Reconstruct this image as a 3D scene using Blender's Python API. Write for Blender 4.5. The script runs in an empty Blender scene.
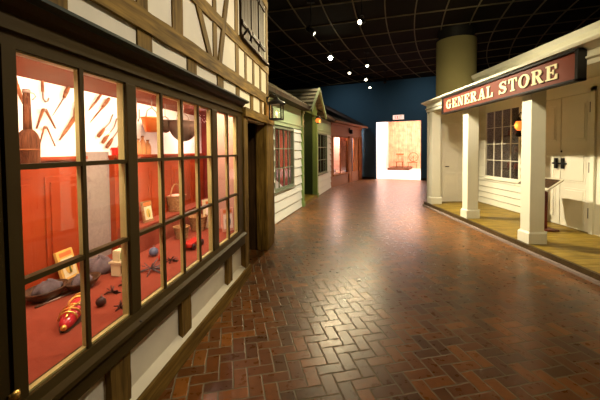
import bpy, bmesh, math, random
from mathutils import Vector, Matrix
random.seed(7)
S = bpy.context.scene
COL = S.collection
PI = math.pi

# ------------------------------------------------------------------ materials
def newmat(name):
    m = bpy.data.materials.new(name); m.use_nodes = True
    nt = m.node_tree; b = nt.nodes['Principled BSDF']
    return m, nt, b
def N(nt, t, **kw):
    n = nt.nodes.new(t)
    for k, v in kw.items():
        if k.startswith('i_'):
            n.inputs[k[2:].replace('_', ' ')].default_value = v
        else: setattr(n, k, v)
    return n
def plain(name, col, rough=.5, metal=0, var=.12, scale=8, bump=.0, spec=.25, coat=0):
    m, nt, b = newmat(name)
    tc = N(nt, 'ShaderNodeTexCoord')
    no = N(nt, 'ShaderNodeTexNoise'); no.inputs['Scale'].default_value = scale; no.inputs['Detail'].default_value = 5
    nt.links.new(tc.outputs['Object'], no.inputs['Vector'])
    mx = N(nt, 'ShaderNodeMix', data_type='RGBA')
    mx.inputs[6].default_value = (*[c*(1-var) for c in col], 1); mx.inputs[7].default_value = (*[min(1, c*(1+var)) for c in col], 1)
    nt.links.new(no.outputs['Fac'], mx.inputs[0]); nt.links.new(mx.outputs[2], b.inputs['Base Color'])
    b.inputs['Roughness'].default_value = rough; b.inputs['Metallic'].default_value = metal
    b.inputs['Specular IOR Level'].default_value = spec; b.inputs['Coat Weight'].default_value = coat
    if bump:
        bp = N(nt, 'ShaderNodeBump'); bp.inputs['Strength'].default_value = bump; bp.inputs['Distance'].default_value = .01
        nt.links.new(no.outputs['Fac'], bp.inputs['Height']); nt.links.new(bp.outputs[0], b.inputs['Normal'])
    return m
def wood(name, c1, c2, axis='z', scale=1.0, rough=.6, bump=.3, spec=.12):
    m, nt, b = newmat(name)
    tc = N(nt, 'ShaderNodeTexCoord'); mp = N(nt, 'ShaderNodeMapping')
    sc = [14*scale]*3; sc['xyz'.index(axis)] = 1.2*scale
    mp.inputs['Scale'].default_value = sc
    no = N(nt, 'ShaderNodeTexNoise'); no.inputs['Scale'].default_value = 2.2; no.inputs['Detail'].default_value = 7; no.inputs['Distortion'].default_value = .6
    n2 = N(nt, 'ShaderNodeTexNoise'); n2.inputs['Scale'].default_value = 3.0; n2.inputs['Detail'].default_value = 3
    nt.links.new(tc.outputs['Object'], mp.inputs[0]); nt.links.new(mp.outputs[0], no.inputs['Vector']); nt.links.new(tc.outputs['Object'], n2.inputs['Vector'])
    r = N(nt, 'ShaderNodeValToRGB'); r.color_ramp.elements[0].position = .32; r.color_ramp.elements[1].position = .68
    r.color_ramp.elements[0].color = (*c1, 1); r.color_ramp.elements[1].color = (*c2, 1)
    nt.links.new(no.outputs['Fac'], r.inputs[0])
    mx = N(nt, 'ShaderNodeMix', data_type='RGBA', blend_type='MULTIPLY'); mx.inputs[0].default_value = .6
    r2 = N(nt, 'ShaderNodeValToRGB'); r2.color_ramp.elements[0].color = (.45, .42, .4, 1); r2.color_ramp.elements[1].color = (1.15, 1.1, 1.05, 1)
    r2.color_ramp.elements[0].position = .3; r2.color_ramp.elements[1].position = .65
    nt.links.new(n2.outputs['Fac'], r2.inputs[0]); nt.links.new(r.outputs[0], mx.inputs[6]); nt.links.new(r2.outputs[0], mx.inputs[7])
    nt.links.new(mx.outputs[2], b.inputs['Base Color'])
    b.inputs['Roughness'].default_value = rough; b.inputs['Specular IOR Level'].default_value = spec
    bp = N(nt, 'ShaderNodeBump'); bp.inputs['Strength'].default_value = bump; bp.inputs['Distance'].default_value = .006
    nt.links.new(no.outputs['Fac'], bp.inputs['Height']); nt.links.new(bp.outputs[0], b.inputs['Normal'])
    return m
def emit(name, col, s):
    m, nt, b = newmat(name)
    b.inputs['Base Color'].default_value = (*col, 1); b.inputs['Emission Color'].default_value = (*col, 1); b.inputs['Emission Strength'].default_value = s
    return m
def glassmat(name, refl=.5, tint=(1, 1, 1), rough=.02):
    m, nt, b = newmat(name); nt.nodes.remove(b)
    out = nt.nodes['Material Output']
    tr = N(nt, 'ShaderNodeBsdfTransparent'); tr.inputs[0].default_value = (*tint, 1)
    gl = N(nt, 'ShaderNodeBsdfGlossy'); gl.inputs['Roughness'].default_value = rough
    fr = N(nt, 'ShaderNodeFresnel'); fr.inputs['IOR'].default_value = 1.45
    mu = N(nt, 'ShaderNodeMath', operation='MULTIPLY'); mu.inputs[1].default_value = refl
    ms = N(nt, 'ShaderNodeMixShader')
    nt.links.new(fr.outputs[0], mu.inputs[0]); nt.links.new(mu.outputs[0], ms.inputs[0]); nt.links.new(tr.outputs[0], ms.inputs[1]); nt.links.new(gl.outputs[0], ms.inputs[2])
    nt.links.new(ms.outputs[0], out.inputs[0])
    return m

def herringbone():
    m, nt, b = newmat('herringbone_brick')
    L = nt.links
    def mth(op, a, c=None, d=None):
        n = nt.nodes.new('ShaderNodeMath'); n.operation = op
        for i, v in enumerate((a, c, d)):
            if v is None: continue
            if isinstance(v, (int, float)): n.inputs[i].default_value = v
            else: L.new(v, n.inputs[i])
        return n.outputs[0]
    tc = N(nt, 'ShaderNodeTexCoord'); mp = N(nt, 'ShaderNodeMapping'); mp.vector_type = 'POINT'
    mp.inputs['Rotation'].default_value = (0, 0, math.radians(-12.2))
    mp.inputs['Scale'].default_value = (1/.099, 1/.099, 1)
    # rotate so that v runs along the courses heading away
    L.new(tc.outputs['Object'], mp.inputs[0])
    wob = N(nt, 'ShaderNodeTexNoise'); wob.inputs['Scale'].default_value = 1.2; wob.inputs['Detail'].default_value = 2
    L.new(mp.outputs[0], wob.inputs['Vector'])
    sx = N(nt, 'ShaderNodeSeparateXYZ'); L.new(mp.outputs[0], sx.inputs[0])
    wo = mth('MULTIPLY', mth('SUBTRACT', wob.outputs['Fac'], .5), .10)
    u = mth('ADD', sx.outputs[0], wo); v = mth('ADD', sx.outputs[1], wo)
    i = mth('FLOOR', u); j = mth('FLOOR', v)
    fx = mth('SUBTRACT', u, i); fy = mth('SUBTRACT', v, j)
    k = mth('FLOORED_MODULO', mth('ADD', i, j), 4)
    k = mth('ROUND', k); k = mth('FLOORED_MODULO', k, 4)
    def eq(val): return mth('COMPARE', k, val, .1)
    m1, m2 = eq(1), eq(3)
    vert = mth('GREATER_THAN', k, 1.5)
    lu = mth('ADD', fx, m1); lv = mth('ADD', fy, m2)
    def edge(a, w): return mth('MINIMUM', a, mth('SUBTRACT', w, a))
    eh = mth('MINIMUM', edge(lu, 2), edge(fy, 1)); ev = mth('MINIMUM', edge(fx, 1), edge(lv, 2))
    e = mth('ADD', mth('MULTIPLY', eh, mth('SUBTRACT', 1, vert)), mth('MULTIPLY', ev, vert))
    bi = mth('SUBTRACT', i, m1); bj = mth('SUBTRACT', j, m2)
    cv = N(nt, 'ShaderNodeCombineXYZ'); L.new(bi, cv.inputs[0]); L.new(bj, cv.inputs[1])
    wn = N(nt, 'ShaderNodeTexWhiteNoise', noise_dimensions='2D'); L.new(cv.outputs[0], wn.inputs['Vector'])
    ramp = N(nt, 'ShaderNodeValToRGB'); cr = ramp.color_ramp
    cr.elements[0].position = 0; cr.elements[0].color = (.085, .033, .006, 1)
    cr.elements[1].position = 1; cr.elements[1].color = (.27, .095, .014, 1)
    x = cr.elements.new(.35); x.color = (.14, .045, .007, 1)
    x = cr.elements.new(.75); x.color = (.19, .066, .009, 1)
    L.new(wn.outputs['Value'], ramp.inputs[0])
    n1 = N(nt, 'ShaderNodeTexNoise'); n1.inputs['Scale'].default_value = 16; n1.inputs['Detail'].default_value = 3; L.new(tc.outputs['Object'], n1.inputs['Vector'])
    mul = N(nt, 'ShaderNodeMix', data_type='RGBA', blend_type='MULTIPLY'); mul.inputs[0].default_value = .7
    r2 = N(nt, 'ShaderNodeValToRGB'); r2.color_ramp.elements[0].position = .35; r2.color_ramp.elements[1].position = .65
    r2.color_ramp.elements[0].color = (.8, .8, .8, 1); r2.color_ramp.elements[1].color = (1.12, 1.12, 1.12, 1)
    L.new(n1.outputs['Fac'], r2.inputs[0]); L.new(ramp.outputs[0], mul.inputs[6]); L.new(r2.outputs[0], mul.inputs[7])
    ss = N(nt, 'ShaderNodeMapRange', interpolation_type='SMOOTHSTEP'); ss.inputs['From Min'].default_value = .035; ss.inputs['From Max'].default_value = .075
    L.new(e, ss.inputs['Value'])
    mx = N(nt, 'ShaderNodeMix', data_type='RGBA'); mx.inputs[6].default_value = (.16, .125, .07, 1)
    L.new(ss.outputs[0], mx.inputs[0]); L.new(mul.outputs[2], mx.inputs[7]); L.new(mx.outputs[2], b.inputs['Base Color'])
    rr = N(nt, 'ShaderNodeMapRange'); rr.inputs['To Min'].default_value = .62; rr.inputs['To Max'].default_value = .30
    L.new(ss.outputs[0], rr.inputs['Value'])
    ra = mth('ADD', rr.outputs[0], mth('MULTIPLY', mth('SUBTRACT', n1.outputs['Fac'], .5), .22))
    L.new(ra, b.inputs['Roughness'])
    b.inputs['Specular IOR Level'].default_value = .30
    hs = mth('ADD', mth('MULTIPLY', ss.outputs[0], 1.0), mth('MULTIPLY', n1.outputs['Fac'], .10))
    hs = mth('ADD', hs, mth('MULTIPLY', wn.outputs['Value'], .35))
    bp = N(nt, 'ShaderNodeBump'); bp.inputs['Strength'].default_value = .38; bp.inputs['Distance'].default_value = .004
    L.new(hs, bp.inputs['Height']); L.new(bp.outputs[0], b.inputs['Normal'])
    return m

M = {}
M['brick'] = herringbone()
M['timber_x'] = wood('timber_x', (.10, .058, .012), (.31, .195, .042), 'x', rough=.7)
M['timber_z'] = wood('timber_z', (.09, .052, .012), (.27, .17, .038), 'z', rough=.7)
M['shutter'] = wood('shutter_wood', (.03, .018, .007), (.075, .045, .018), 'z')
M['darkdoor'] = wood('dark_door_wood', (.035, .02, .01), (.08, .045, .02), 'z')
M['plaster'] = plain('plaster', (.78, .73, .58), .9, var=.10, scale=5, bump=.35, spec=.05)
M['frame'] = plain('bay_frame_paint', (.058, .038, .011), .5, var=.12, scale=6, spec=.08)
M['cornice_green'] = plain('cornice_green_paint', (.010, .022, .014), .5)
M['cream_muntin'] = plain('muntin_paint', (.50, .43, .17), .45)
M['iron'] = plain('black_iron', (.012, .011, .010), .5, metal=.4)
M['blackpaint'] = plain('black_paint', (.012, .011, .01), .5)
M['pinkwall'] = plain('display_wall', (.86, .74, .66), .8, var=.04)
M['greygreen'] = plain('grey_green_paint', (.17, .20, .12), .5)
M['dimpink'] = plain('dim_pink_panel', (.40, .22, .17), .7, var=.25, scale=3)
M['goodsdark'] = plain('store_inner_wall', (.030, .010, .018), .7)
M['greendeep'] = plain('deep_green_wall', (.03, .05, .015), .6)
M['redpanel'] = plain('red_panel_paint', (.30, .040, .010), .5, var=.12, scale=3, spec=.06)
M['reddark'] = plain('dark_red_paint', (.20, .02, .012), .45)
M['redfloor'] = plain('red_display_cloth', (.25, .045, .020), .9, var=.08, scale=20)
M['displayceil'] = plain('display_ceiling', (.20, .040, .014), .8, spec=.04)
M['linen'] = plain('grey_linen', (.26, .20, .17), .9, var=.25, scale=40, bump=.2)
M['glass'] = glassmat('window_glass', .10)
M['glass_dark'] = glassmat('store_glass', .8, (.9, .86, .9))
M['cream'] = plain('cream_paint', (.70, .68, .54), .5, var=.05, scale=4)
M['creamclap'] = plain('cream_clapboard', (.68, .65, .52), .5, var=.05, scale=4)
M['creamdoor'] = plain('cream_door_paint', (.66, .62, .49), .45, var=.05)
M['column'] = plain('column_paint', (.42, .36, .15), .7, var=.06, scale=3)
M['whiteclap'] = plain('white_clapboard', (.82, .82, .70), .5, var=.04)
M['green'] = plain('sage_paint', (.22, .32, .09), .5, var=.08)
M['greenlight'] = plain('pale_sage_paint', (.36, .46, .24), .5, var=.06)
M['greendark'] = plain('green_door_paint', (.12, .19, .06), .45)
M['shingle'] = wood('shingle_wood', (.13, .11, .07), (.40, .36, .26), 'y', scale=.6, rough=.8)
M['darkshingle'] = plain('dark_shingle', (.035, .022, .016), .85, var=.3)
M['pinkpaint'] = plain('rose_paint', (.40, .17, .075), .5, var=.08)
M['orangewood'] = wood('orange_wood', (.34, .12, .03), (.55, .22, .06), 'z')
M['curtain'] = plain('red_curtain', (.24, .022, .008), .8, var=.2)
M['blue'] = plain('blue_wall_paint', (.026, .075, .125), .8, var=.06, scale=1)
M['ceil'] = plain('black_ceiling', (.010, .0075, .005), .9, var=.2, spec=.05)
M['grid'] = plain('ceiling_grid_metal', (.13, .105, .06), .7, spec=.1)
M['darkwall'] = plain('dark_wall', (.02, .018, .016), .9)
M['platform'] = wood('platform_boards', (.17, .11, .014), (.36, .25, .04), 'y', scale=.8, rough=.45)
M['platedge'] = wood('platform_edge', (.05, .03, .012), (.10, .065, .025), 'y', rough=.45)
M['signboard'] = plain('sign_red_brown', (.155, .038, .022), .5, var=.12, scale=5)
M['signletter'] = plain('sign_letter_cream', (.78, .70, .42), .5, var=.04)
M['lettershadow'] = plain('sign_letter_shadow', (.035, .012, .01), .6)
M['copper'] = plain('copper', (.80, .26, .06), .33, metal=.75, var=.2, scale=6)
M['darkcopper'] = plain('dark_copper', (.09, .05, .035), .4, metal=.5, var=.4, scale=5)
M['wicker'] = wood('wicker', (.22, .10, .04), (.48, .26, .11), 'x', scale=2, rough=.8, bump=.8)
M['toolwood'] = wood('tool_wood', (.16, .05, .02), (.36, .13, .05), 'x', rough=.5)
M['toolmetal'] = plain('tool_metal', (.30, .20, .16), .4, metal=.6)
M['broom'] = wood('broom_bristle', (.05, .016, .008), (.17, .06, .026), 'z', scale=3, rough=.85, bump=1)
M['ochre'] = plain('ochre_card', (.70, .42, .09), .6)
M['orangeprint'] = plain('orange_print', (.66, .16, .04), .6)
M['paleprint'] = plain('pale_print', (.72, .62, .38), .6)
M['greenprint'] = plain('olive_print', (.30, .33, .10), .6)
M['greycloth'] = plain('grey_cloth', (.13, .095, .10), .95, var=.5, scale=14, bump=.6)
M['pinkcloth'] = plain('pink_cloth', (.70, .34, .26), .9, var=.2)
M['darkwood'] = wood('dark_bowl_wood', (.05, .025, .015), (.14, .065, .03), 'x', rough=.5)
M['beadred'] = plain('bead_red', (.50, .02, .03), .2, var=.3, scale=30, coat=.6)
M['gold'] = plain('gold_thread', (.85, .52, .12), .28, metal=.8)
M['darkball'] = plain('dark_ball', (.05, .02, .018), .35)
M['bluegrey'] = plain('blue_grey_glaze', (.12, .14, .22), .3)
M['redball'] = plain('red_glaze', (.55, .03, .02), .25)
M['creambox'] = plain('cream_box', (.70, .62, .38), .6)
M['greyblue_line'] = plain('reading_board', (.55, .50, .38), .5)
M['mahogany'] = wood('mahogany', (.09, .018, .01), (.18, .04, .02), 'z', rough=.4)
M['lampglass'] = emit('lamp_glow', (1, .20, .03), 1.5)
M['lampglass2'] = emit('lamp_glow_pale', (1, .55, .22), 3.5)
M['spotlens'] = emit('spot_lens', (1, .92, .62), 14)
M['spotlens_star'] = emit('spot_lens_bright', (1, .95, .6), 160)
M['exitface'] = emit('exit_sign_face', (1, .80, .66), .9)
M['exitletter'] = emit('exit_sign_letter', (.9, .10, .06), .9)
M['roomwall'] = plain('white_room_wall', (.85, .74, .68), .8, var=.03)
M['slatwood'] = wood('pale_slat_wood', (.62, .30, .16), (.80, .44, .27), 'z', scale=.5, rough=.6)
M['palewood'] = wood('pale_furniture_wood', (.20, .07, .02), (.34, .14, .05), 'z')
M['roomfloor'] = plain('pale_floor', (.70, .52, .46), .5)
M['goods1'] = plain('goods_amber', (.5, .2, .06), .4)
M['goods2'] = plain('goods_violet', (.16, .10, .22), .4)
M['goods3'] = plain('goods_white', (.6, .55, .5), .4)
M['steel'] = plain('brushed_steel', (.62, .60, .55), .3, metal=.9)

# ------------------------------------------------------------------ mesh builder
class MB:
    def __init__(s): s.bm = bmesh.new(); s.smooth = False
    def quad(s, pts):
        vs = [s.bm.verts.new(p) for p in pts]; s.bm.faces.new(vs); return s
    def box(s, x0, x1, y0, y1, z0, z1):
        if x0 > x1: x0, x1 = x1, x0
        if y0 > y1: y0, y1 = y1, y0
        if z0 > z1: z0, z1 = z1, z0
        v = [s.bm.verts.new((x, y, z)) for x in (x0, x1) for y in (y0, y1) for z in (z0, z1)]
        for f in ((0,1,3,2),(4,6,7,5),(0,4,5,1),(2,3,7,6),(0,2,6,4),(1,5,7,3)): s.bm.faces.new([v[i] for i in f])
        return s
    def prism(s, pts, vec):
        """polygon (3D points) extruded by vec"""
        vec = Vector(vec); a = [s.bm.verts.new(p) for p in pts]; b = [s.bm.verts.new(Vector(p)+vec) for p in pts]
        s.bm.faces.new(a[::-1]); s.bm.faces.new(b)
        n = len(pts)
        for i in range(n): s.bm.faces.new((a[i], a[(i+1) % n], b[(i+1) % n], b[i]))
        return s
    def beam(s, p0, p1, w, t, up=(0, 1, 0), seg=6, jit=.004):
        """rectangular bar p0->p1; width w across, thickness t along 'up'"""
        p0, p1 = Vector(p0), Vector(p1); d = (p1-p0).normalized(); up = Vector(up); side = d.cross(up).normalized(); up = side.cross(d).normalized()
        rings = []
        for i in range(seg+1):
            c = p0.lerp(p1, i/seg); r = []
            for a, b_ in ((-1,-1),(1,-1),(1,1),(-1,1)):
                r.append(s.bm.verts.new(c + side*(a*w/2+random.uniform(-jit, jit)) + up*(b_*t/2)))
            rings.append(r)
        for i in range(seg):
            for k in range(4): s.bm.faces.new((rings[i][k], rings[i][(k+1) % 4], rings[i+1][(k+1) % 4], rings[i+1][k]))
        s.bm.faces.new(rings[0][::-1]); s.bm.faces.new(rings[-1])
        return s
    def tube(s, pts, rad, n=10, cap=True, flat=1.0):
        pts = [Vector(p) for p in pts]; m = len(pts)
        if not isinstance(rad, (list, tuple)): rad = [rad]*m
        rings = []; ref = None
        for i, p in enumerate(pts):
            d = (pts[min(i+1, m-1)]-pts[max(i-1, 0)]).normalized()
            if ref is None: ref = Vector((0,0,1)) if abs(d.z) < .9 else Vector((1,0,0))
            a = d.cross(ref).normalized(); b_ = a.cross(d).normalized(); ref = b_
            rings.append([s.bm.verts.new(p+(a*math.cos(2*PI*k/n)+b_*math.sin(2*PI*k/n)*flat)*rad[i]) for k in range(n)])
        for i in range(m-1):
            for k in range(n): 
                f = s.bm.faces.new((rings[i][k], rings[i][(k+1) % n], rings[i+1][(k+1) % n], rings[i+1][k])); f.smooth = True
        if cap: s.bm.faces.new(rings[0][::-1]); s.bm.faces.new(rings[-1])
        return s
    def lathe(s, prof, c=(0,0,0), n=24, sx=1, sy=1, axis=None):
        """prof: list of (r,z)"""
        c = Vector(c); R = Matrix.Identity(3)
        if axis is not None: R = Vector((0,0,1)).rotation_difference(Vector(axis)).to_matrix()
        rings = []
        for r, z in prof:
            if r < 1e-5: rings.append([s.bm.verts.new(c+R@Vector((0,0,z)))])
            else: rings.append([s.bm.verts.new(c+R@Vector((r*sx*math.cos(2*PI*k/n), r*sy*math.sin(2*PI*k/n), z))) for k in range(n)])
        for a, b_ in zip(rings, rings[1:]):
            for k in range(n):
                q = [a[k % len(a)], a[(k+1) % len(a)], b_[(k+1) % len(b_)], b_[k % len(b_)]]
                u = []
                for v in q:
                    if v not in u: u.append(v)
                if len(u) > 2:
                    f = s.bm.faces.new(u); f.smooth = True
        return s
    def ball(s, c, r, sx=1, sy=1, sz=1, n=16):
        return s.lathe([(r*math.sin(PI*i/10), -r*sz*math.cos(PI*i/10)) for i in range(11)], c, n, sx, sy)
    def build(s, name, mat, parent=None, mw=None, bevel=0):
        off = OFF.get(parent.name, (0,0,0)) if parent else (0,0,0)
        if off != (0,0,0): bmesh.ops.translate(s.bm, verts=s.bm.verts, vec=(-off[0], -off[1], -off[2]))
        bmesh.ops.recalc_face_normals(s.bm, faces=s.bm.faces)
        me = bpy.data.meshes.new(name); s.bm.to_mesh(me); s.bm.free()
        me.materials.append(M[mat]); o = bpy.data.objects.new(name, me); COL.objects.link(o)
        if parent: o.parent = parent; OFF[o.name] = off
        elif mw is not None: o.matrix_world = mw
        if bevel:
            b = o.modifiers.new('bevel', 'BEVEL'); b.width = bevel; b.segments = 2; b.limit_method = 'ANGLE'
        return o
OFF = {}
class Fr:
    """facade frame: x along the facade, y into the building, z up"""
    def __init__(s, ox, oy, dx, dy):
        s.o = Vector((ox, oy, 0)); s.len = math.hypot(dx, dy); s.ang = math.atan2(dy, dx)
        s.t = Vector((dx/s.len, dy/s.len, 0)); s.n = Vector((-s.t.y, s.t.x, 0))
        s.mw = Matrix.Translation(s.o) @ Matrix.Rotation(s.ang, 4, 'Z')
    def p(s, a, y=0, z=0): return s.o + s.t*a + s.n*y + Vector((0,0,z))
    def root(s, name, a, y, z, label, cat, group=None):
        o = bpy.data.objects.new(name, None); COL.objects.link(o); o.empty_display_size = .2
        o.location = s.p(a, y, z); o.rotation_euler = (0, 0, s.ang)
        OFF[o.name] = (a, y, z); tag(o, label, cat, group); return o
WORLD = Fr(0, 0, 1, 0)
def tag(o, label=None, cat=None, group=None, kind=None):
    if label: o['label'] = label
    if cat: o['category'] = cat
    if group: o['group'] = group
    if kind: o['kind'] = kind
    return o
def struct(o): o['kind'] = 'structure'; return o
def solo(o, fr, a, y, z):
    """give a single-mesh thing its own origin: mesh was built in frame coords"""
    o.data.transform(Matrix.Translation((-a, -y, -z))); o.matrix_world = Matrix.Translation(fr.p(a, y, z)) @ Matrix.Rotation(fr.ang, 4, 'Z'); return o

H = 1.6; F = 325.0
def at(px, py, z):
    """floor-type point: pixel of the photograph on the horizontal plane z"""
    k = 1+(py-150)*.035/F
    Y = (H-z)*F/(py-150); return Vector(((px-300)/F*Y*k, Y, z))

# ------------------------------------------------------------------ camera
cd = bpy.data.cameras.new('camera'); cam = bpy.data.objects.new('camera', cd); COL.objects.link(cam); S.camera = cam
cd.sensor_width = 36; cd.lens = 36*F/600; cd.clip_start = .02; cd.clip_end = 200
pitch = math.radians(2.0)
cam.matrix_world = Matrix.Translation((0,0,H)) @ Matrix.Rotation(PI/2-pitch, 4, 'X') @ Matrix.Rotation(math.radians(-.5), 4, 'Z')
cd.shift_y = -(50-F*math.tan(pitch))/600

# ------------------------------------------------------------------ setting
struct(MB().box(-5, 11, -3.5, 19.6, -.1, 0).build('floor', 'brick'))
CZ = 5.2
struct(MB().box(-5, 11, -3.5, 21, CZ, CZ+.1).build('ceiling', 'ceil'))
g = MB(); cx, cy = 27, 1.3
def arc(r, a0, a1, n=40):
    return [(cx-r*math.cos(a0+(a1-a0)*i/n), cy+r*math.sin(a0+(a1-a0)*i/n)) for i in range(n+1)]
def bar(mb, pts, w, z0, z1):
    for (xa, ya), (xb, yb) in zip(pts, pts[1:]):
        if not (-4.6 < xa < 10.6 and ya < 18.8-.445*(xa-.983)-.05 and -4.6 < xb < 10.6 and yb < 18.8-.445*(xb-.983)-.05): continue
        d = Vector((xb-xa, yb-ya, 0)).normalized(); n = Vector((-d.y, d.x, 0))*w/2
        a, b_ = Vector((xa, ya, z0)), Vector((xb, yb, z0))
        mb.prism([a-n, a+n, b_+n, b_-n], (0, 0, z1-z0))
for i in range(18): bar(g, arc(18.3+i*.75, .0, .78), .028, CZ-.035, CZ-.008)
struct(g.build('trim_1', 'grid'))
g = MB()
for i in range(17):
    a = .02+i*.047
    bar(g, [(cx-r*math.cos(a), cy+r*math.sin(a)) for r in [17+.5*q for q in range(34)]], .028, CZ-.034, CZ-.007)
struct(g.build('trim_2', 'grid'))
struct(MB().box(-5, -4.8, -3.5, 20, 0, CZ).build('wall_left', 'darkwall'))
struct(MB().box(10.8, 11, -3.5, 16, 0, CZ).build('wall_right', 'darkwall'))
struct(MB().box(-5, 11, -3.7, -3.5, 0, CZ).build('wall_front', 'darkwall'))
B = Fr(.983, 18.8, 1, -.445)
w = MB().box(-6.6, 3.38, 0, .22, 0, CZ).box(5.64, 10.7, 0, .22, 0, CZ).box(3.38, 5.64, 0, .22, 3.05, CZ)
struct(w.build('wall_back', 'blue', mw=B.mw))
struct(MB().box(1.5, 3.3, -.025, 0, 0, .12).box(5.72, 6.6, -.025, 0, 0, .12).build('baseboard_back', 'blackpaint', mw=B.mw))
# room beyond the opening
struct(MB().prism([(3.15,.22,0),(2.35,11,0),(2.15,11,0),(2.95,.22,0)], (0,0,4.6)).build('wall_beyond_left', 'roomwall', mw=B.mw))
o = MB()
for i in range(24): o.box(2.2+i*.34, 2.2+i*.34+.325, 11, 11.05, 0, 4.6)
o.box(2.1, 10.5, 11.05, 11.15, 0, 4.6)
struct(o.build('wall_beyond', 'slatwood', mw=B.mw))
struct(MB().box(9.4, 9.6, .22, 11, 0, 4.6).build('wall_beyond_right', 'roomwall', mw=B.mw))
struct(MB().box(2, 10.5, .23, 11.2, 4.6, 4.7).build('ceiling_beyond', 'roomwall', mw=B.mw))
struct(MB().box(2, 10.5, .22, 11.2, -.1, .004).build('floor_beyond', 'roomfloor', mw=B.mw))
o = MB().box(2.75, 4.3, 7.9, 10.9, 0, .16).build('display_dais', 'darkwood')
solo(o, B, 3.7, 9.2, 0); tag(o, 'low dark edged dais along the slatted wall of the bright room', 'platform')

def chair(fr, a, y, z, label):
    r = fr.root('wooden_chair', a, y, z, label, 'chair')
    MB().box(a-.28, a+.28, y-.25, y+.25, z+.42, z+.47).build('seat', 'palewood', r, bevel=.01)
    for sx in (-1, 1):
        for sy in (-1, 1):
            MB().tube([(a+sx*.24, y+sy*.21, z), (a+sx*.22, y+sy*.19, z+.42)], .022).build('leg', 'palewood', r)
    for k in range(5):
        x = a-.22+k*.11
        MB().tube([(x, y+.2, z+.47), (x*1.0, y+.3, z+1.0)], .014).build('spindle', 'palewood', r)
    MB().box(a-.28, a+.28, y+.28, y+.33, z+.98, z+1.1).build('top_rail', 'palewood', r, bevel=.01)
    return r
chair(B, 3.55, 8.6, .16, 'pale wooden spindle back chair on the dais in the bright room')
r = B.root('spinning_wheel', 4.45, 8.9, .16, 'pale wooden wheel on a three legged bench beside the spindle back chair', 'wheel')
MB().box(4.1, 4.85, 8.8, 9.0, .55, .61).build('bench', 'palewood', r)
for x, y in ((4.15, 8.82), (4.15, 8.98), (4.8, 8.9)): MB().tube([(x, y, .16), (x+(4.45-x)*.15, 8.9, .56)], .02).build('leg', 'palewood', r)
t = MB(); c = Vector((4.55, 8.9, .98))
t.tube([c+Vector((.34*math.cos(k*PI/12), 0, .34*math.sin(k*PI/12))) for k in range(25)], .022, 8, False).build('wheel_rim', 'palewood', r)
for k in range(8): MB().tube([c, c+Vector((.34*math.cos(k*PI/4), 0, .34*math.sin(k*PI/4)))], .01, 6).build('spoke', 'palewood', r)
MB().tube([(4.55, 8.83, .6), (4.55, 8.83, 1.0)], .02).build('upright', 'palewood', r)
for i in range(4):
    x = 5.35+i*.42
    rr = B.root('wooden_stanchion', x, 8.6, 0, ['slim pale wooden post standing right of the dais, nearest it', 'slim pale wooden post second from the dais in the bright room', 'slim pale wooden post third from the dais in the bright room', 'slim pale wooden post farthest right of the dais in the bright room'][i], 'post', 'slim posts in the bright room')
    MB().lathe([(0,0),(.12,0),(.12,.03),(.03,.06)], (x, 8.6, 0.004), 16).build('base', 'palewood', rr)
    MB().tube([(x, 8.6, .05), (x+.03, 8.6, .85)], .025).build('shaft', 'palewood', rr)
    MB().ball((x+.03, 8.6, .88), .045).build('knob', 'palewood', rr)

# exit sign over the opening
r = B.root('exit_sign', 4.55, -.03, 3.12, 'lit exit sign with red letters on the blue wall over the opening', 'sign')
MB().box(4.26, 4.84, -.09, -.005, 3.12, 3.38).build('housing', 'goods3', r, bevel=.01)
MB().box(4.28, 4.82, -.096, -.09, 3.14, 3.36).build('face', 'exitface', r)

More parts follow.
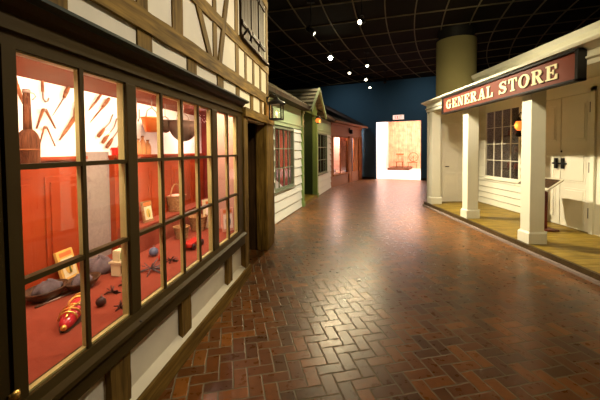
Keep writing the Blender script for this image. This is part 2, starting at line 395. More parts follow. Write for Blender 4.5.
# ------------------------------------------------------------------ slab serif lettering (unit box glyphs)
def ring(cx_, cy_, rx, ry, ix, iy, a0=0, a1=360, n=28):
    out = []
    for i in range(n):
        p, q = math.radians(a0+(a1-a0)*i/n), math.radians(a0+(a1-a0)*(i+1)/n)
        out.append([(cx_+rx*math.cos(p), cy_+ry*math.sin(p)), (cx_+rx*math.cos(q), cy_+ry*math.sin(q)), (cx_+ix*math.cos(q), cy_+iy*math.sin(q)), (cx_+ix*math.cos(p), cy_+iy*math.sin(p))])
    return out
def R4(x0, y0, x1, y1): return [(x0, y0), (x1, y0), (x1, y1), (x0, y1)]
def stem(x, w=.2, s=.09): return [R4(x, 0, x+w, 1), R4(x-s, 0, x+w+s, .1), R4(x-s, .9, x+w+s, 1)]
def glyph(ch):
    if ch == 'E': return .78, stem(.1)+[R4(.1,.9,.7,1), R4(.1,0,.72,.1), R4(.2,.45,.5,.55), [(.62,.68),(.72,.68),(.72,1),(.56,1)], [(.56,0),(.76,0),(.76,.34),(.65,.34)], R4(.46,.34,.54,.66)]
    if ch == 'L': return .72, stem(.1)+[R4(.1,0,.68,.1), [(.5,0),(.72,0),(.72,.38),(.6,.38)]]
    if ch == 'T': return .82, [R4(.31,0,.51,1), R4(.2,0,.62,.1), R4(.03,.9,.79,1), [(.03,.66),(.12,.66),(.2,1),(.03,1)], [(.7,.66),(.79,.66),(.79,1),(.62,1)]]
    if ch == 'N': return .94, [R4(.12,0,.22,1), R4(0,0,.34,.1), R4(0,.9,.3,1), R4(.7,0,.8,1), R4(.58,.9,.92,1), [(.1,1),(.34,1),(.8,0),(.62,0)]]
    if ch == 'A': return .9, [[(.12,.05),(.22,.05),(.5,1),(.4,1)], [(.36,1),(.58,1),(.84,.05),(.6,.05)], R4(.25,.28,.66,.38), R4(.0,0,.34,.1), R4(.5,0,.9,.1)]
    if ch == 'R': return .9, stem(.1)+[q for q in ring(.42,.745,.34,.255,.14,.155,-90,90,14)]+[R4(.2,.9,.42,1), R4(.2,.49,.42,.59), [(.36,.5),(.56,.52),(.84,.05),(.6,.05)], R4(.6,0,.9,.1)]
    if ch == 'O': return .9, ring(.45,.5,.44,.51,.22,.40)
    if ch == 'G': return .94, ring(.46,.5,.44,.51,.22,.40,40,345,24)+[R4(.64,.05,.84,.45), R4(.54,.4,.94,.5), [(.70,.66),(.8,.66),(.8,1),(.72,.96)]]
    if ch == 'S':
        pts = []; P = [(.66,.78),(.6,.9),(.4,.95),(.2,.88),(.15,.73),(.24,.6),(.42,.51),(.6,.42),(.67,.27),(.6,.12),(.4,.05),(.2,.1),(.12,.24)]
        W = [.05,.06,.055,.09,.11,.11,.115,.115,.11,.09,.055,.06,.05]
        out = []; nn = []
        for i, p in enumerate(P):
            a, b_ = P[max(i-1,0)], P[min(i+1,len(P)-1)]; d = Vector((b_[0]-a[0], b_[1]-a[1])).normalized(); nn.append(Vector((-d.y, d.x))*W[i])
        for i in range(len(P)-1):
            p, q = Vector(P[i]), Vector(P[i+1]); out.append([tuple(p-nn[i]), tuple(q-nn[i+1]), tuple(q+nn[i+1]), tuple(p+nn[i])])
        return .8, out+[R4(.66,.68,.74,1), R4(.05,0,.13,.34)]
    if ch == 'X': return .9, [[(.05,0),(.3,0),(.85,1),(.6,1)], [(.05,1),(.3,1),(.85,0),(.6,0)]]
    if ch == 'I': return .45, stem(.1)
def letters(text, parent, x0, x1, y, z0, hgt, mat, depth=.008, name='letter', dx=0, dz=0):
    ws = [(.42 if c == ' ' else glyph(c)[0])+.1 for c in text]; k = (x1-x0)/sum(ws); x = x0
    for c, w_ in zip(text, ws):
        if c != ' ':
            mb = MB()
            for gi, poly in enumerate(glyph(c)[1]):
                ar = sum(poly[i][0]*poly[(i+1)%len(poly)][1]-poly[(i+1)%len(poly)][0]*poly[i][1] for i in range(len(poly)))
                if ar < 0: poly = poly[::-1]
                mb.prism([(x+dx+q[0]*k, y, z0+dz+q[1]*hgt) for q in poly], (0, -depth-gi*.00035, 0))
            mb.build(name, mat, parent)
        x += w_*k
letters('EXIT', r, 4.36, 4.74, -.097, 3.17, .16, 'exitletter')

# ------------------------------------------------------------------ LEFT: half timbered shop
A = Fr(-1.253, 0, .138, 1); K = A.len
def s_(Y): return Y*K
shop = A.root('half_timbered_shop', s_(2.9), 0, 0, 'half-timbered shop with a long multi-pane bay window on the left', 'building')
Z0, Z1 = .64, 1.995
# plaster
lower = MB().box(s_(.4), s_(4.12), .04, .1, .02, .46); lower.build('lower_plaster', 'plaster', shop)
MB().box(s_(.4), s_(5.4), .012, .10, 2.0, 2.97).box(s_(.4), s_(3.96), .012, .10, 2.97, 5.0).box(s_(5.22), s_(5.4), .012, .10, 2.97, 5.0).build('upper_plaster', 'plaster', shop)
MB().box(s_(.4), s_(5.45), .02, .3, 5.0, 5.12).build('top_plate', 'timber_x', shop)
MB().box(s_(5.38), s_(5.42), .03, 1.6, 2.0, 5.0).build('end_wall', 'plaster', shop)
# lower framing
MB().beam((s_(.4), .015, .07), (s_(4.15), .015, .07), .14, .11, seg=14).build('ground_sill_beam', 'timber_x', shop)
for a, b_ in ((.9, 1.05), (1.70, 1.86), (2.46, 2.61), (3.43, 3.58)):
    MB().beam(((s_(a)+s_(b_))/2, .03, .1), ((s_(a)+s_(b_))/2, .03, .46), s_(b_)-s_(a), .05).build('stud', 'timber_z', shop)
MB().beam((s_(4.06), .03, .0), (s_(4.06), .03, 2.02), .16, .1, seg=10).build('corner_post', 'timber_z', shop)
# lit ledge above ground sill
MB().prism([(s_(.4), .045, .14), (s_(.4), .045, .18), (s_(.4), -.02, .14)], (s_(4.0)-s_(.4), 0, 0)).build('plinth_ledge', 'plaster', shop)
# upper framing
MB().beam((s_(.4), .036, 2.42), (s_(5.4), .036, 2.42), .135, .1, seg=26, jit=.006).build('floor_beam', 'timber_x', shop)
MB().beam((s_(.4), .034, 2.90), (s_(5.4), .034, 2.90), .12, .08, seg=26, jit=.005).build('upper_rail', 'timber_x', shop)
for a, b_ in ((.75, .9), (1.365, 1.5), (2.0, 2.15), (2.63, 2.79), (3.24, 3.40), (3.80, 3.92), (4.36, 4.50), (4.86, 4.98), (5.28, 5.42)):
    MB().beam(((s_(a)+s_(b_))/2, .032, 2.1), ((s_(a)+s_(b_))/2, .032, 2.36), s_(b_)-s_(a), .06, seg=3).build('stud', 'timber_z', shop)
for yc, w_, zt in ((1.2,.12,5), (1.6,.12,5), (2.055,.11,5), (2.49,.15,5), (3.2,.09,5), (3.85,.11,5), (4.18,.08,2.86), (4.53,.08,2.86), (4.90,.08,2.86), (5.33,.12,5)):
    MB().beam((s_(yc), .036, 2.48), (s_(yc), .036, zt), w_, .07, seg=12).build('stud', 'timber_z', shop)
MB().beam((s_(2.74), .022, 3.0), (s_(3.08), .022, 2.48), .085, .05).build('brace', 'timber_z', shop)
MB().beam((s_(3.58), .018, 3.4), (s_(3.30), .018, 2.48), .085, .05).build('brace', 'timber_z', shop)
MB().beam((s_(2.74), .02, 3.0), (s_(2.45), .02, 3.5), .085, .05).build('brace', 'timber_z', shop)
MB().beam((s_(.4), .034, 3.95), (s_(5.4), .034, 3.95), .13, .08, seg=26).build('upper_rail', 'timber_x', shop)
# shuttered upper window
sh = MB().box(s_(3.98), s_(5.22), .03, .07, 2.97, 4.0)
sh.build('shutter_surround', 'shutter', shop)
for a, b_ in ((4.02, 4.42), (4.46, 4.78), (4.84, 5.16)):
    k = MB()
    n = 3
    for i in range(n):
        x0, x1 = s_(a)+(s_(b_)-s_(a))*i/n, s_(a)+(s_(b_)-s_(a))*(i+1)/n
        k.box(x0+.004, x1-.004, .0, .03, 3.01, 3.96)
    k.box(s_(a), s_(b_), -.018, .0, 3.14, 3.2).box(s_(a), s_(b_), -.018, .0, 3.75, 3.81)
    p = k.build('shutter', 'shutter', shop)
    MB().box(s_(a), s_(a)+.16, -.024, -.018, 3.155, 3.18).build('strap_hinge', 'iron', p)
MB().box(s_(3.94), s_(5.26), -.05, .02, 2.95, 2.985).build('shutter_sill', 'shutter', shop)
MB().tube([(s_(4.08), .0, 3.02), (s_(4.08), -.06, 3.10), (s_(4.2), -.07, 3.05), (s_(4.22), -.05, 3.0)], .014, 8).build('shutter_hook', 'iron', shop)
# cornice over the bay
SE = s_(3.98); SB = s_(.35)
def mould(prof): return [(SB, y, z) for y, z in prof]
MB().prism(mould([(.05,1.995),(.0,1.995),(.0,2.05),(-.018,2.055),(-.018,2.07),(.0,2.075),(.0,2.125),(-.03,2.14),(-.05,2.17),(.05,2.17)]), (SE-SB,0,0)).build('bay_fascia', 'frame', shop)
MB().prism(mould([(.05,2.17),(-.055,2.17),(-.085,2.185),(-.085,2.20),(.05,2.215)]), (SE+.04-SB,0,0)).build('bay_cornice', 'cornice_green', shop)
# bay frame
MB().prism(mould([(.06,.46),(-.02,.46),(-.02,.545),(-.045,.56),(-.045,.585),(-.015,.60),(-.005,Z0),(.06,Z0)]), (SE-SB,0,0)).build('bay_sill', 'frame', shop)
MB().box(SB, s_(1.2535), -.0, .06, Z0, Z1).build('bay_stile', 'frame', shop)
MB().box(s_(1.19), s_(1.205), -.012, 0, Z0, Z1).build('stile_bead', 'frame', shop)
MB().box(s_(1.872), s_(1.962), -.005, .038, Z0, Z1).build('bay_stile', 'frame', shop, bevel=.006)
MB().box(s_(3.078), s_(3.20), -.005, .038, Z0, Z1).build('bay_stile', 'frame', shop, bevel=.006)
MB().box(s_(3.80), s_(3.98), -.005, .038, Z0, Z1).build('bay_stile', 'frame', shop, bevel=.006)
for (a, b_, n) in ((1.2535, 1.872, 2), (1.962, 3.078, 4), (3.20, 3.80, 2)):
    a, b_ = s_(a), s_(b_); sash = MB()
    sash.box(a, b_, .012, .036, Z1-.008, Z1).box(a, b_, .012, .036, Z0, Z0+.010).box(a, a+.008, .012, .036, Z0, Z1).box(b_-.008, b_, .012, .05, Z0, Z1)
    p = sash.build('sash', 'cream_muntin', shop)
    for i in range(1, n):
        x = a+(b_-a)*i/n
        MB().box(x-.008, x+.008, .012, .036, Z0, Z1).build('muntin', 'cream_muntin', p); MB().box(x-.011, x+.011, .0, .012, Z0, Z1).build('outer_bead', 'frame', p)
    for i in (1, 2):
        z = Z0+(Z1-Z0)*i/3
        MB().box(a, b_, .002, .04, z-.011, z+.011).build('glazing_bar', 'frame', p)
    MB().box(a, b_, .014, .017, Z0, Z1).build('glass', 'glass', p)
for x, z in ((1.175, .60), (1.52, .57), (1.905, .585), (2.3, .57), (2.9, .575)):
    MB().lathe([(0,.012),(.008,.010),(.012,0)], (s_(x), -.03, z), 12, axis=(0,-1,0)).build('bolt', 'iron', shop)
MB().lathe([(0,.012),(.014,.010),(.018,0)], (s_(1.19), -.012, .69), 12, axis=(0,-1,0)).box(s_(1.19)-.02, s_(1.19)+.02, -.012, -.004, .675, .70).build('latch', 'gold', shop)
# display interior shell
DB = 1.0
MB().box(s_(.6), s_(5.05), DB, DB+.06, 1.55, 2.13).build('display_back_wall', 'pinkwall', shop)
MB().box(s_(.6), s_(4.02), .062, DB+.05, .56, .62).box(s_(4.02), s_(5.05), .34, DB+.05, .56, .62).build('display_floor', 'redfloor', shop)
MB().box(s_(.6), s_(4.02), .062, DB+.05, 2.13, 2.16).box(s_(4.02), s_(5.05), .34, DB+.05, 2.13, 2.16).build('display_ceiling', 'displayceil', shop)
MB().box(s_(.58), s_(.6), .06, DB, .6, 2.14).build('display_side_wall', 'pinkwall', shop)
MB().box(s_(5.0), s_(5.05), .36, DB, .6, 2.14).build('display_end_wall', 'reddark', shop)
MB().box(s_(4.02), s_(4.06), .08, .36, .6, 2.14).build('display_return_panel', 'dimpink', shop)
MB().box(s_(4.06), s_(5.05), .34, .36, .6, 2.14).build('display_recess_wall', 'dimpink', shop)
# wainscot cabinets
def panelling(a, b_, n):
    a, b_ = s_(a), s_(b_)
    k = MB().box(a, b_, DB-.07, DB, .62, 1.54); k.box(a-.01, b_+.01, DB-.1, DB, 1.54, 1.565)
    p = k.build('wainscot', 'redpanel', shop)
    for i in range(n):
        x0, x1 = a+(b_-a)*i/n+.045, a+(b_-a)*(i+1)/n-.045
        q = MB().box(x0, x1, DB-.082, DB-.07, .72, 1.42)
        q.box(x0+.035, x1-.035, DB-.094, DB-.08, .76, 1.38)
        q.build('raised_panel', 'redpanel', p, bevel=.008)
panelling(1.36, 2.60, 3); panelling(2.96, 4.9, 4)
MB().box(s_(2.60), s_(2.96), DB-.015, DB+.01, .62, 1.60).build('linen_panel', 'linen', shop)
# doorway
MB().beam((s_(3.98), .02, 2.075), (s_(5.6), .02, 2.075), .11, .14, seg=12).build('door_lintel', 'timber_x', shop)
MB().box(s_(5.12), s_(5.58), -.03, .16, 0, 2.36).build('door_post', 'timber_z', shop, bevel=.02)
MB().box(s_(5.16), s_(5.5), .16, .42, 0, 2.03).build('door_reveal', 'darkdoor', shop)
d = MB()
for i in range(5): d.box(s_(4.12)+i*.2, s_(4.12)+i*.2+.196, .33, .37, 0, 2.02)
d = d.build('door', 'darkdoor', shop)
MB().box(s_(4.98), s_(5.0), .27, .30, .02, 2.0).build('edge_strip', 'steel', d)
MB().tube([(s_(4.9), .33, 1.0), (s_(4.9), .27, 1.0), (s_(4.99), .26, 1.0)], .012, 8).build('handle', 'steel', d)
MB().box(s_(4.12), s_(4.14), .09, .33, 0, 2.02).build('door_reveal', 'darkdoor', shop)
MB().box(s_(5.42), s_(6.2), .1, .16, 0, 2.4).build('side_boarding', 'darkdoor', shop)

def lantern(fr, a, y, z, wdt, hgt, label, glow, cat='lantern'):
    """hanging four-sided lantern; z = top of hook"""
    r = fr.root('wall_lantern', a, y, z-hgt, label, cat); h = wdt/2
    zt, zb = z-hgt*.34, z-hgt
    MB().box(a-h, a+h, y-h, y+h, zb, zb+.02).build('base', 'iron', r, bevel=.004)
    k = MB()
    for sx in (-1, 1):
        for sy in (-1, 1): k.box(a+sx*h-.009*(1+sx), a+sx*h+.009*(1-sx), y+sy*h-.009*(1+sy), y+sy*h+.009*(1-sy), zb, zt)
    k.box(a-h, a+h, y-h, y+h, zt-.012, zt+.006); k.build('cage', 'iron', r)
    MB().lathe([(h*1.5, zt), (h*1.42, zt+.02), (h*1.0, zt+hgt*.12), (h*.45, zt+hgt*.2), (h*.4, zt+hgt*.25), (0, zt+hgt*.27)], (a, y, 0), 20).build('cap', 'iron', r)
    MB().tube([(a, y, zt+hgt*.25), (a, y, z)], .008, 8).build('hook', 'iron', r)
    for sx, sy in ((0,1),(0,-1),(1,0),(-1,0)):
        if sx: MB().box(a+sx*(h-.006), a+sx*(h-.004), y-h+.01, y+h-.01, zb+.02, zt-.01).build('pane', 'glass', r)
        else: MB().box(a-h+.01, a+h-.01, y+sy*(h-.006), y+sy*(h-.004), zb+.02, zt-.01).build('pane', 'glass', r)
    for dx in (-.25, .25):
        MB().tube([(a+dx*h, y, zb+.02), (a+dx*h, y, zb+.07)], .01, 8).build('candle', 'goods3', r)
        MB().lathe([(0,0),(.014,.02),(.012,.04),(0,.075)], (a+dx*h, y, zb+.07), 10).build('flame', glow, r)
    return r
lantern(A, s_(5.2), -.17, 2.46, .20, .38, 'black square lantern with lit candles on the timber post beside the shop doorway', 'lampglass2')
r = A.root('lantern_bracket', s_(5.2), -.1, 2.46, 'black iron bracket holding the square lantern on the timber post', 'bracket')
MB().tube([(s_(5.2), -.01, 2.40), (s_(5.2), -.09, 2.5), (s_(5.2), -.17, 2.465)], .01, 8).build('arm', 'iron', r)
MB().box(s_(5.18), s_(5.22), -.03, -.0, 2.3, 2.45).build('wall_plate', 'iron', r)

# ---------------- things on the display's back wall
def bw(px, py, off=.03):
    u = (px-300)/F; Y = (1.253+DB*1.01-off)/(.138-u); return ((Y-(DB-off)*A.t.x)/A.t.y, DB-off, H+(150-py)*Y/F*1.0)
def fix(v): return Vector(v)
def hang(name, label, cat, parts, group=None):
    """parts: (name, material, fn(mb)) in shop frame coordinates; root at first point"""
    p0 = parts[0][3]
    r = A.root(name, p0[0], p0[1], p0[2], label, cat, group)
    for nm, mt, fn, _ in parts:
        mb = MB(); fn(mb); mb.build(nm, mt, r)
    return r
def T(pts, rad, n=8, flat=1.0): return lambda mb: mb.tube(pts, rad, n, flat=flat)
# broom
def bq(py): return Vector(bw(28.5, py, .19))
bx0 = bq(165)
hang('hearth_broom', 'reddish brown bound broom hanging bristles down at the left of the lit window', 'broom', [
    ('bristles', 'broom', lambda mb: mb.tube([bq(167)+Vector((.012,0,0)), bq(160)+Vector((.012,0,0)), bq(151)+Vector((.006,0,0)), bq(142), bq(136), bq(131.5), bq(128.5), bq(127)], [.046, .056, .064, .070, .067, .056, .040, .026], 18, flat=.8), bx0),
    ('binding', 'toolwood', lambda mb: mb.tube([bq(148), bq(146.5)], [.068, .069], 18, flat=.82), bx0),
    ('handle', 'broom', T([bq(131), bq(110), bq(90)], [.026, .022, .020], 12), bx0),
    ('end_cap', 'toolmetal', T([bq(91), bq(87.5)], [.024, .022], 12), bx0),
    ('hanging_loop', 'toolmetal', T([bq(90), bq(90)+Vector((.05,0,.0)), bq(93)+Vector((.065,0,0)), bq(97)+Vector((.04,0,0))], .004, 6), bx0)])
def P(px, py, off=.03): return Vector(bw(px, py, off))
hang('iron_hook', 'long reddish hook hanging at the top of the display wall', 'hook', [('shank', 'toolwood', T([P(45, 72), P(45, 90)], .009), P(45, 90)), ('crook', 'toolmetal', T([P(45, 90), P(45.5, 97), P(47.5, 100), P(50, 99), P(51, 96)], .006), P(45, 90))])
for (cxp, top_, bot, hw, lab) in ((46, 107, 126.5, 8.5, 'upper pair of wooden dividers spread open on the display wall'), (46.5, 124, 144, 7, 'lower and thinner pair of dividers spread open on the display wall')):
    hang('wooden_dividers', lab, 'dividers', [('leg', 'toolwood', T([P(cxp-1, top_), P(cxp-hw, bot)], [.014, .008] if top_ < 110 else [.008, .006], flat=.5), P(cxp, bot)), ('leg', 'toolwood', T([P(cxp+1, top_), P(cxp+hw+2, bot)], [.014, .008] if top_ < 110 else [.008, .006], flat=.5), P(cxp, bot)), ('pivot', 'toolmetal', lambda mb: mb.ball(P(cxp, top_+1), .013), P(cxp, bot))], 'dividers on the display wall')
def tool(a, b_, c, wa, wb, lab, name='hand_tool', cat='tool', hm='toolwood', bm_='toolmetal'):
    a, b_, c = P(*a), P(*b_), P(*c)
    hang(name, lab, cat, [('handle', hm, T([a, a.lerp(b_, .5), b_], [wa*.8, wa, wa*.7], 8), b_), ('blade', bm_, T([b_, b_.lerp(c, .6), c], [wb, wb*.8, wb*.3], 8, flat=.4), b_)])
tool((71, 85), (66, 96), (54, 114), .016, .009, 'knife with a dark grip pointing down left, beside the hook', 'carving_knife', 'knife')
tool((80, 100), (76, 116), (60, 138), .018, .026, 'broad brown blade slanting down left at the edge of the first light', 'broad_blade', 'knife', bm_='toolwood')
tool((14, 62), (19, 82), (26, 104), .016, .02, 'red handled blade slanting down right above the broom', 'drawknife', 'knife', bm_='toolwood')
tool((8, 112), (15, 128), (24, 148), .018, .02, 'dark blade low at the left behind the broom', 'billhook', 'knife', bm_='toolwood')
tool((103, 93), (97, 101), (90, 109), .012, .016, 'short reddish chisel uppermost in the second light', 'chisel', 'chisel', bm_='toolwood')
tool((111, 97), (104, 106), (91, 121), .017, .012, 'long tapering chisel below the short reddish one', 'chisel', 'chisel', bm_='toolwood')
for (a, b_, c, lab) in (((99, 135), (105, 127), (114, 113), 'wooden handled gouge, left of three in a slanting row'), ((103, 141), (109, 133), (118, 117), 'wooden handled gouge, middle of three in a slanting row'), ((107, 146), (113, 137), (121, 121), 'wooden handled gouge, right of three in a slanting row')):
    a, b_, c = P(*a), P(*b_), P(*c); mid = b_.lerp(c, .5)+Vector((.015, 0, -.012))
    hang('gouge', lab, 'chisel', [('handle', 'toolwood', T([a, a.lerp(b_, .4), b_], [.014, .017, .011]), a), ('shank', 'toolmetal', T([b_, mid, c], [.006, .006, .009], flat=.6), a)], 'gouges on the display wall')
# things on the wainscot shelf
def shelf_pt(px):
    u = (px-300)/F; Y = (1.253+DB*1.01-.05)/(.138-u); return (Y-(DB-.05)*A.t.x)/A.t.y, DB-.05
x, y = shelf_pt(119)
r = A.root('red_box', x, y, 1.565, 'small red lidded box on the shelf in the second light', 'box')
MB().box(x-.055, x+.055, y-.035, y+.035, 1.566, 1.62).build('body', 'redball', r, bevel=.004)
MB().box(x-.06, x+.06, y-.04, y+.04, 1.62, 1.64).build('lid', 'redball', r, bevel=.004)
MB().ball((x, y, 1.648), .012).build('knob', 'toolmetal', r)
for px, h_, lab in ((138.5, .17, 'left of three orange stoneware bottles on the shelf'), (143, .20, 'tallest and middle of three orange stoneware bottles on the shelf'), (148, .16, 'right of three orange stoneware bottles on the shelf')):
    x, y = shelf_pt(px); q = h_
    r = A.root('stoneware_bottle', x, y, 1.565, lab, 'bottle', 'orange bottles on the shelf')
    MB().lathe([(0,0),(.034,0),(.036,.01),(.036,q*.55),(.026,q*.72),(.013,q*.82),(.013,q*.95),(0,q*.95)], (x, y, 1.566), 16).build('body', 'goods1', r)
    MB().lathe([(0,0),(.016,0),(.016,q*.09),(0,q*.09)], (x, y, 1.566+q*.93), 12).build('stopper', 'toolwood', r)
# hanging double hook, copper bucket, pans
def pin(px, py, off): u = (px-300)/F; Y = (1.253+(off)*1.01)/(.138-u); return Vector(((Y-off*A.t.x)/A.t.y, off, H+(150-py)*Y/F))
h0 = pin(139, 100, .8); h1 = pin(139, 118, .8)
hang('pot_hook', 'double pot hook hanging from the display ceiling above the bottles', 'hook', [('rod', 'toolmetal', T([Vector((h0.x-.02, h0.y, 2.13)), h1+Vector((-.02,0,0)), h1+Vector((0,0,-.02)), h1+Vector((.02,0,.01)), h1+Vector((.02,0,.1))], .006), h1)])
c = pin(153, 124, .72); bt = c.z-.07; tp = c.z+.07
r = A.root('copper_bucket', c.x, c.y, bt, 'bright orange copper bucket hanging from the display ceiling', 'bucket')
MB().lathe([(0,0),(.068,0),(.105,.135),(.112,.14),(.112,.147),(.100,.145),(.063,.012),(0,.012)], (c.x, c.y, bt), 32).build('body', 'copper', r)
MB().tube([(c.x-.105, c.y, tp), (c.x-.08, c.y, tp+.07), (c.x, c.y, tp+.11), (c.x+.08, c.y, tp+.07), (c.x+.105, c.y, tp)], .006, 8).build('bail_handle', 'toolmetal', r)
MB().tube([(c.x, c.y, tp+.11), (c.x, c.y, 2.13)], .005, 6).build('hanger', 'toolmetal', r)
def pan(px, py, off, rad, hh, lab, mat):
    c = pin(px, py, off)
    r = A.root('copper_pan', c.x, c.y, c.z-hh/2, lab, 'pan', 'hanging pans')
    prof = [(rad*math.sin(PI/2*i/9), hh*(1-math.cos(PI/2*i/9))) for i in range(10)]+[(rad*1.04, hh+.004), (rad*1.03, hh+.014), (rad*.97, hh+.008)]+[(rad*.96*math.sin(PI/2*i/6), .012+hh*(1-math.cos(PI/2*i/6))) for i in range(6, -1, -1)]
    MB().lathe(prof, (c.x, c.y, c.z-hh/2), 36).build('bowl', mat, r)
    zt = c.z+hh/2
    MB().tube([(c.x-rad, c.y, zt), (c.x-rad*.7, c.y, zt+rad*.45), (c.x, c.y, zt+rad*.65), (c.x+rad*.7, c.y, zt+rad*.45), (c.x+rad, c.y, zt)], .007, 8).build('bail_handle', 'toolmetal', r)
    MB().tube([(c.x, c.y, zt+rad*.65), (c.x, c.y, 2.13)], .005, 6).build('hanger', 'toolmetal', r)
pan(166, 126, .76, .085, .13, 'smaller dark pan hanging between the bucket and the largest pan', 'darkcopper')
pan(184, 131, .58, .165, .22, 'largest dark copper pan hanging in the bay window', 'darkcopper')

# ---------------- things on the red display floor
FZ = .62
def loc(px, py, z=FZ):
    """display floor point -> shop frame coords"""
    w_ = at(px, py, z)-A.o; return Vector((w_.dot(A.t), w_.dot(A.n), z))
def cloth(name, mat, c, rx, ry, h_, lab, seed, rotz=0, cat='cloth'):
    rnd = random.Random(seed); mb = MB(); nu, nv = 26, 9; vs = []
    for j in range(nv+1):
        row = []; f = j/nv
        for i in range(nu):
            a = 2*PI*i/nu; rr = math.sin(f*PI/2)
            fold = 1+.16*math.sin(a*5+seed)+.10*math.sin(a*9+2*seed)+rnd.uniform(-.06, .06)
            z = h_*(math.cos(f*PI/2))**.7*(1+.22*math.sin(a*4+f*6+seed)+rnd.uniform(-.1, .1))+.003
            row.append(mb.bm.verts.new((c[0]+rx*rr*fold*math.cos(a+rotz), c[1]+ry*rr*fold*math.sin(a+rotz), c[2]+max(.002, z))))
        vs.append(row)
    for j in range(nv):
        for i in range(nu):
            f = mb.bm.faces.new((vs[j][i], vs[j][(i+1)%nu], vs[j+1][(i+1)%nu], vs[j+1][i])); f.smooth = True
    mb.bm.faces.new(vs[-1][::-1])
    bmesh.ops.remove_doubles(mb.bm, verts=mb.bm.verts, dist=1e-5)
    o = mb.build(name, mat); solo(o, A, c[0], c[1], c[2]); tag(o, lab, cat); return o
def bowl(c, rx, ry, h_, lab, name='wooden_bowl', mat='darkwood', cat='bowl'):
    r = A.root(name, c[0], c[1], c[2], lab, cat)
    MB().lathe([(0,0),(.55,0),(.8,h_*.35),(.96,h_*.8),(1,h_),(.95,h_),(.88,h_*.8),(.7,h_*.35),(0,h_*.2)], (c[0], c[1], c[2]+.001), 28, rx, ry).build('body', mat, r)
    MB().tube([(c[0]+1.0*rx*math.cos(k*PI/12), c[1]+1.0*ry*math.sin(k*PI/12), c[2]+h_) for k in range(25)], .006, 6, False).build('rim', mat, r)
    return r

MB().box(s_(2.98), s_(4.95), .72, .93, .62, .86).build('display_step', 'redfloor', shop)
pa, pb = loc(63, 334), loc(83, 302)
c = (pa+pb)/2; r = A.root('beaded_slipper', c.x, c.y, FZ, 'red and gold beaded slipper on the red floor near the front glass', 'slipper')
dv = (pb-pa); LL = dv.length; dv.normalize(); nv_ = Vector((-dv.y, dv.x, 0)); q = LL/.25
def sp(t, n=0, z=0): return c+dv*t*q+nv_*n*1.25+Vector((0, 0, z))
MB().tube([sp(-.125,0,.02), sp(-.10,0,.03), sp(-.05,0,.042), sp(.02,0,.046), sp(.08,0,.044), sp(.12,0,.036)], [.014, .036, .052, .05, .042, .02], 20, flat=.8).build('upper', 'beadred', r)
MB().tube([sp(-.128,0,.005), sp(-.06,0,.005), sp(.02,0,.005), sp(.122,0,.005)], [.02, .055, .052, .028], 18, flat=.09).build('sole', 'darkwood', r)
for t_, w_ in ((-.085, .036), (-.055, .042), (-.02, .042), (.045, .038), (.08, .034)):
    MB().tube([sp(t_, w_*math.cos(k*PI/10), .042+.045*math.sin(k*PI/10)) for k in range(11)], .005, 6).build('gold_band', 'gold', r)
MB().tube([sp(.01+.05*math.cos(k*PI/10), .024*math.sin(k*PI/10), .084) for k in range(21)], .006, 6).build('opening_trim', 'gold', r)
MB().tube([sp(-.10+.07*k/6, 0, .062+.02*math.sin(k*PI/8)) for k in range(7)], .007, 6).build('gold_band', 'gold', r)
MB().ball(sp(-.13, 0, .03), .016).build('toe_bead', 'gold', r)
for i, (a, b_, lab) in enumerate((((34, 309), (80, 290), 'longer of two thin metal skewers on the red floor'), ((36, 303), (76, 288), 'shorter of two thin metal skewers lying nearer the bowls'))):
    p, q = loc(*a), loc(*b_); p.z = q.z = FZ+.008
    r = A.root('skewer', p.x, p.y, FZ, lab, 'skewer', 'skewers on the display floor')
    MB().tube([p, q], [.005, .0035], 8).build('shaft', 'toolmetal', r)
    MB().tube([p+Vector((.0,0,0)), p.lerp(q, .15)], .0085, 8).build('grip', 'darkwood', r)
c = loc(46, 298); c.z = FZ; bowl(c, .14, .10, .07, 'dark oval wooden trough behind the skewers, left of the two'); cloth('grey_rag', 'greycloth', (c.x+.01, c.y, FZ+.04), .085, .055, .065, 'crumpled grey rag in the left wooden trough', 2)
c = loc(82, 288); c.z = FZ; bowl(c, .13, .09, .065, 'dark oval wooden trough behind the slipper, right of the two'); cloth('grey_rag', 'greycloth', (c.x-.01, c.y, FZ+.035), .075, .05, .06, 'crumpled grey rag in the right wooden trough', 5)
c = loc(99, 272); cloth('grey_shawl', 'greycloth', (c.x, c.y, FZ), .12, .09, .11, 'grey shawl bunched up on the floor in front of the linen panel', 9)
# illustrated card box leaning on the panelling
def picture(px, py, wdt, hgt, lab, body, inner, spot, lean=.3, rot=0, d=None, frame='creambox', name='picture_card', cat='picture', z0=FZ, group=None):
    c = loc(px, py) if d is None else locd(px, d); r = A.root(name, c.x, c.y, z0, lab, cat, group)
    r.rotation_euler = (-lean, 0, A.ang+rot)
    OFF[r.name] = (0,0,0)
    MB().box(-wdt/2, wdt/2, -.012, .012, 0, hgt).build('board', body, r, bevel=.003)
    MB().box(-wdt*.38, wdt*.38, -.0145, -.012, hgt*.12, hgt*.74).build('printed_panel', inner, r)
    MB().box(-wdt*.36, wdt*.36, -.0145, -.012, hgt*.80, hgt*.93).build('title_band', 'orangeprint', r)
    n = 18; MB().prism([(wdt*.22*math.cos(2*PI*k/n), -.0145, hgt*.42+hgt*.22*math.sin(2*PI*k/n)) for k in range(n)], (0,-.002,0)).build('oval_picture', spot, r)
    MB().tube([(0, -.018, hgt*.24), (0, -.018, hgt*.44), (0, -.018, hgt*.56)], [wdt*.09, wdt*.06, wdt*.03], 10, flat=.3).build('printed_figure', 'greenprint', r)
    return r
picture(70, 279, .165, .235, 'yellow card with an oval figure and orange title band leaning on the red panelling', 'ochre', 'paleprint', 'ochre', .25, .12)
c = loc(119, 274); r = A.root('stepped_box', c.x, c.y, FZ, 'cream stepped box standing beside the wide window post', 'box')
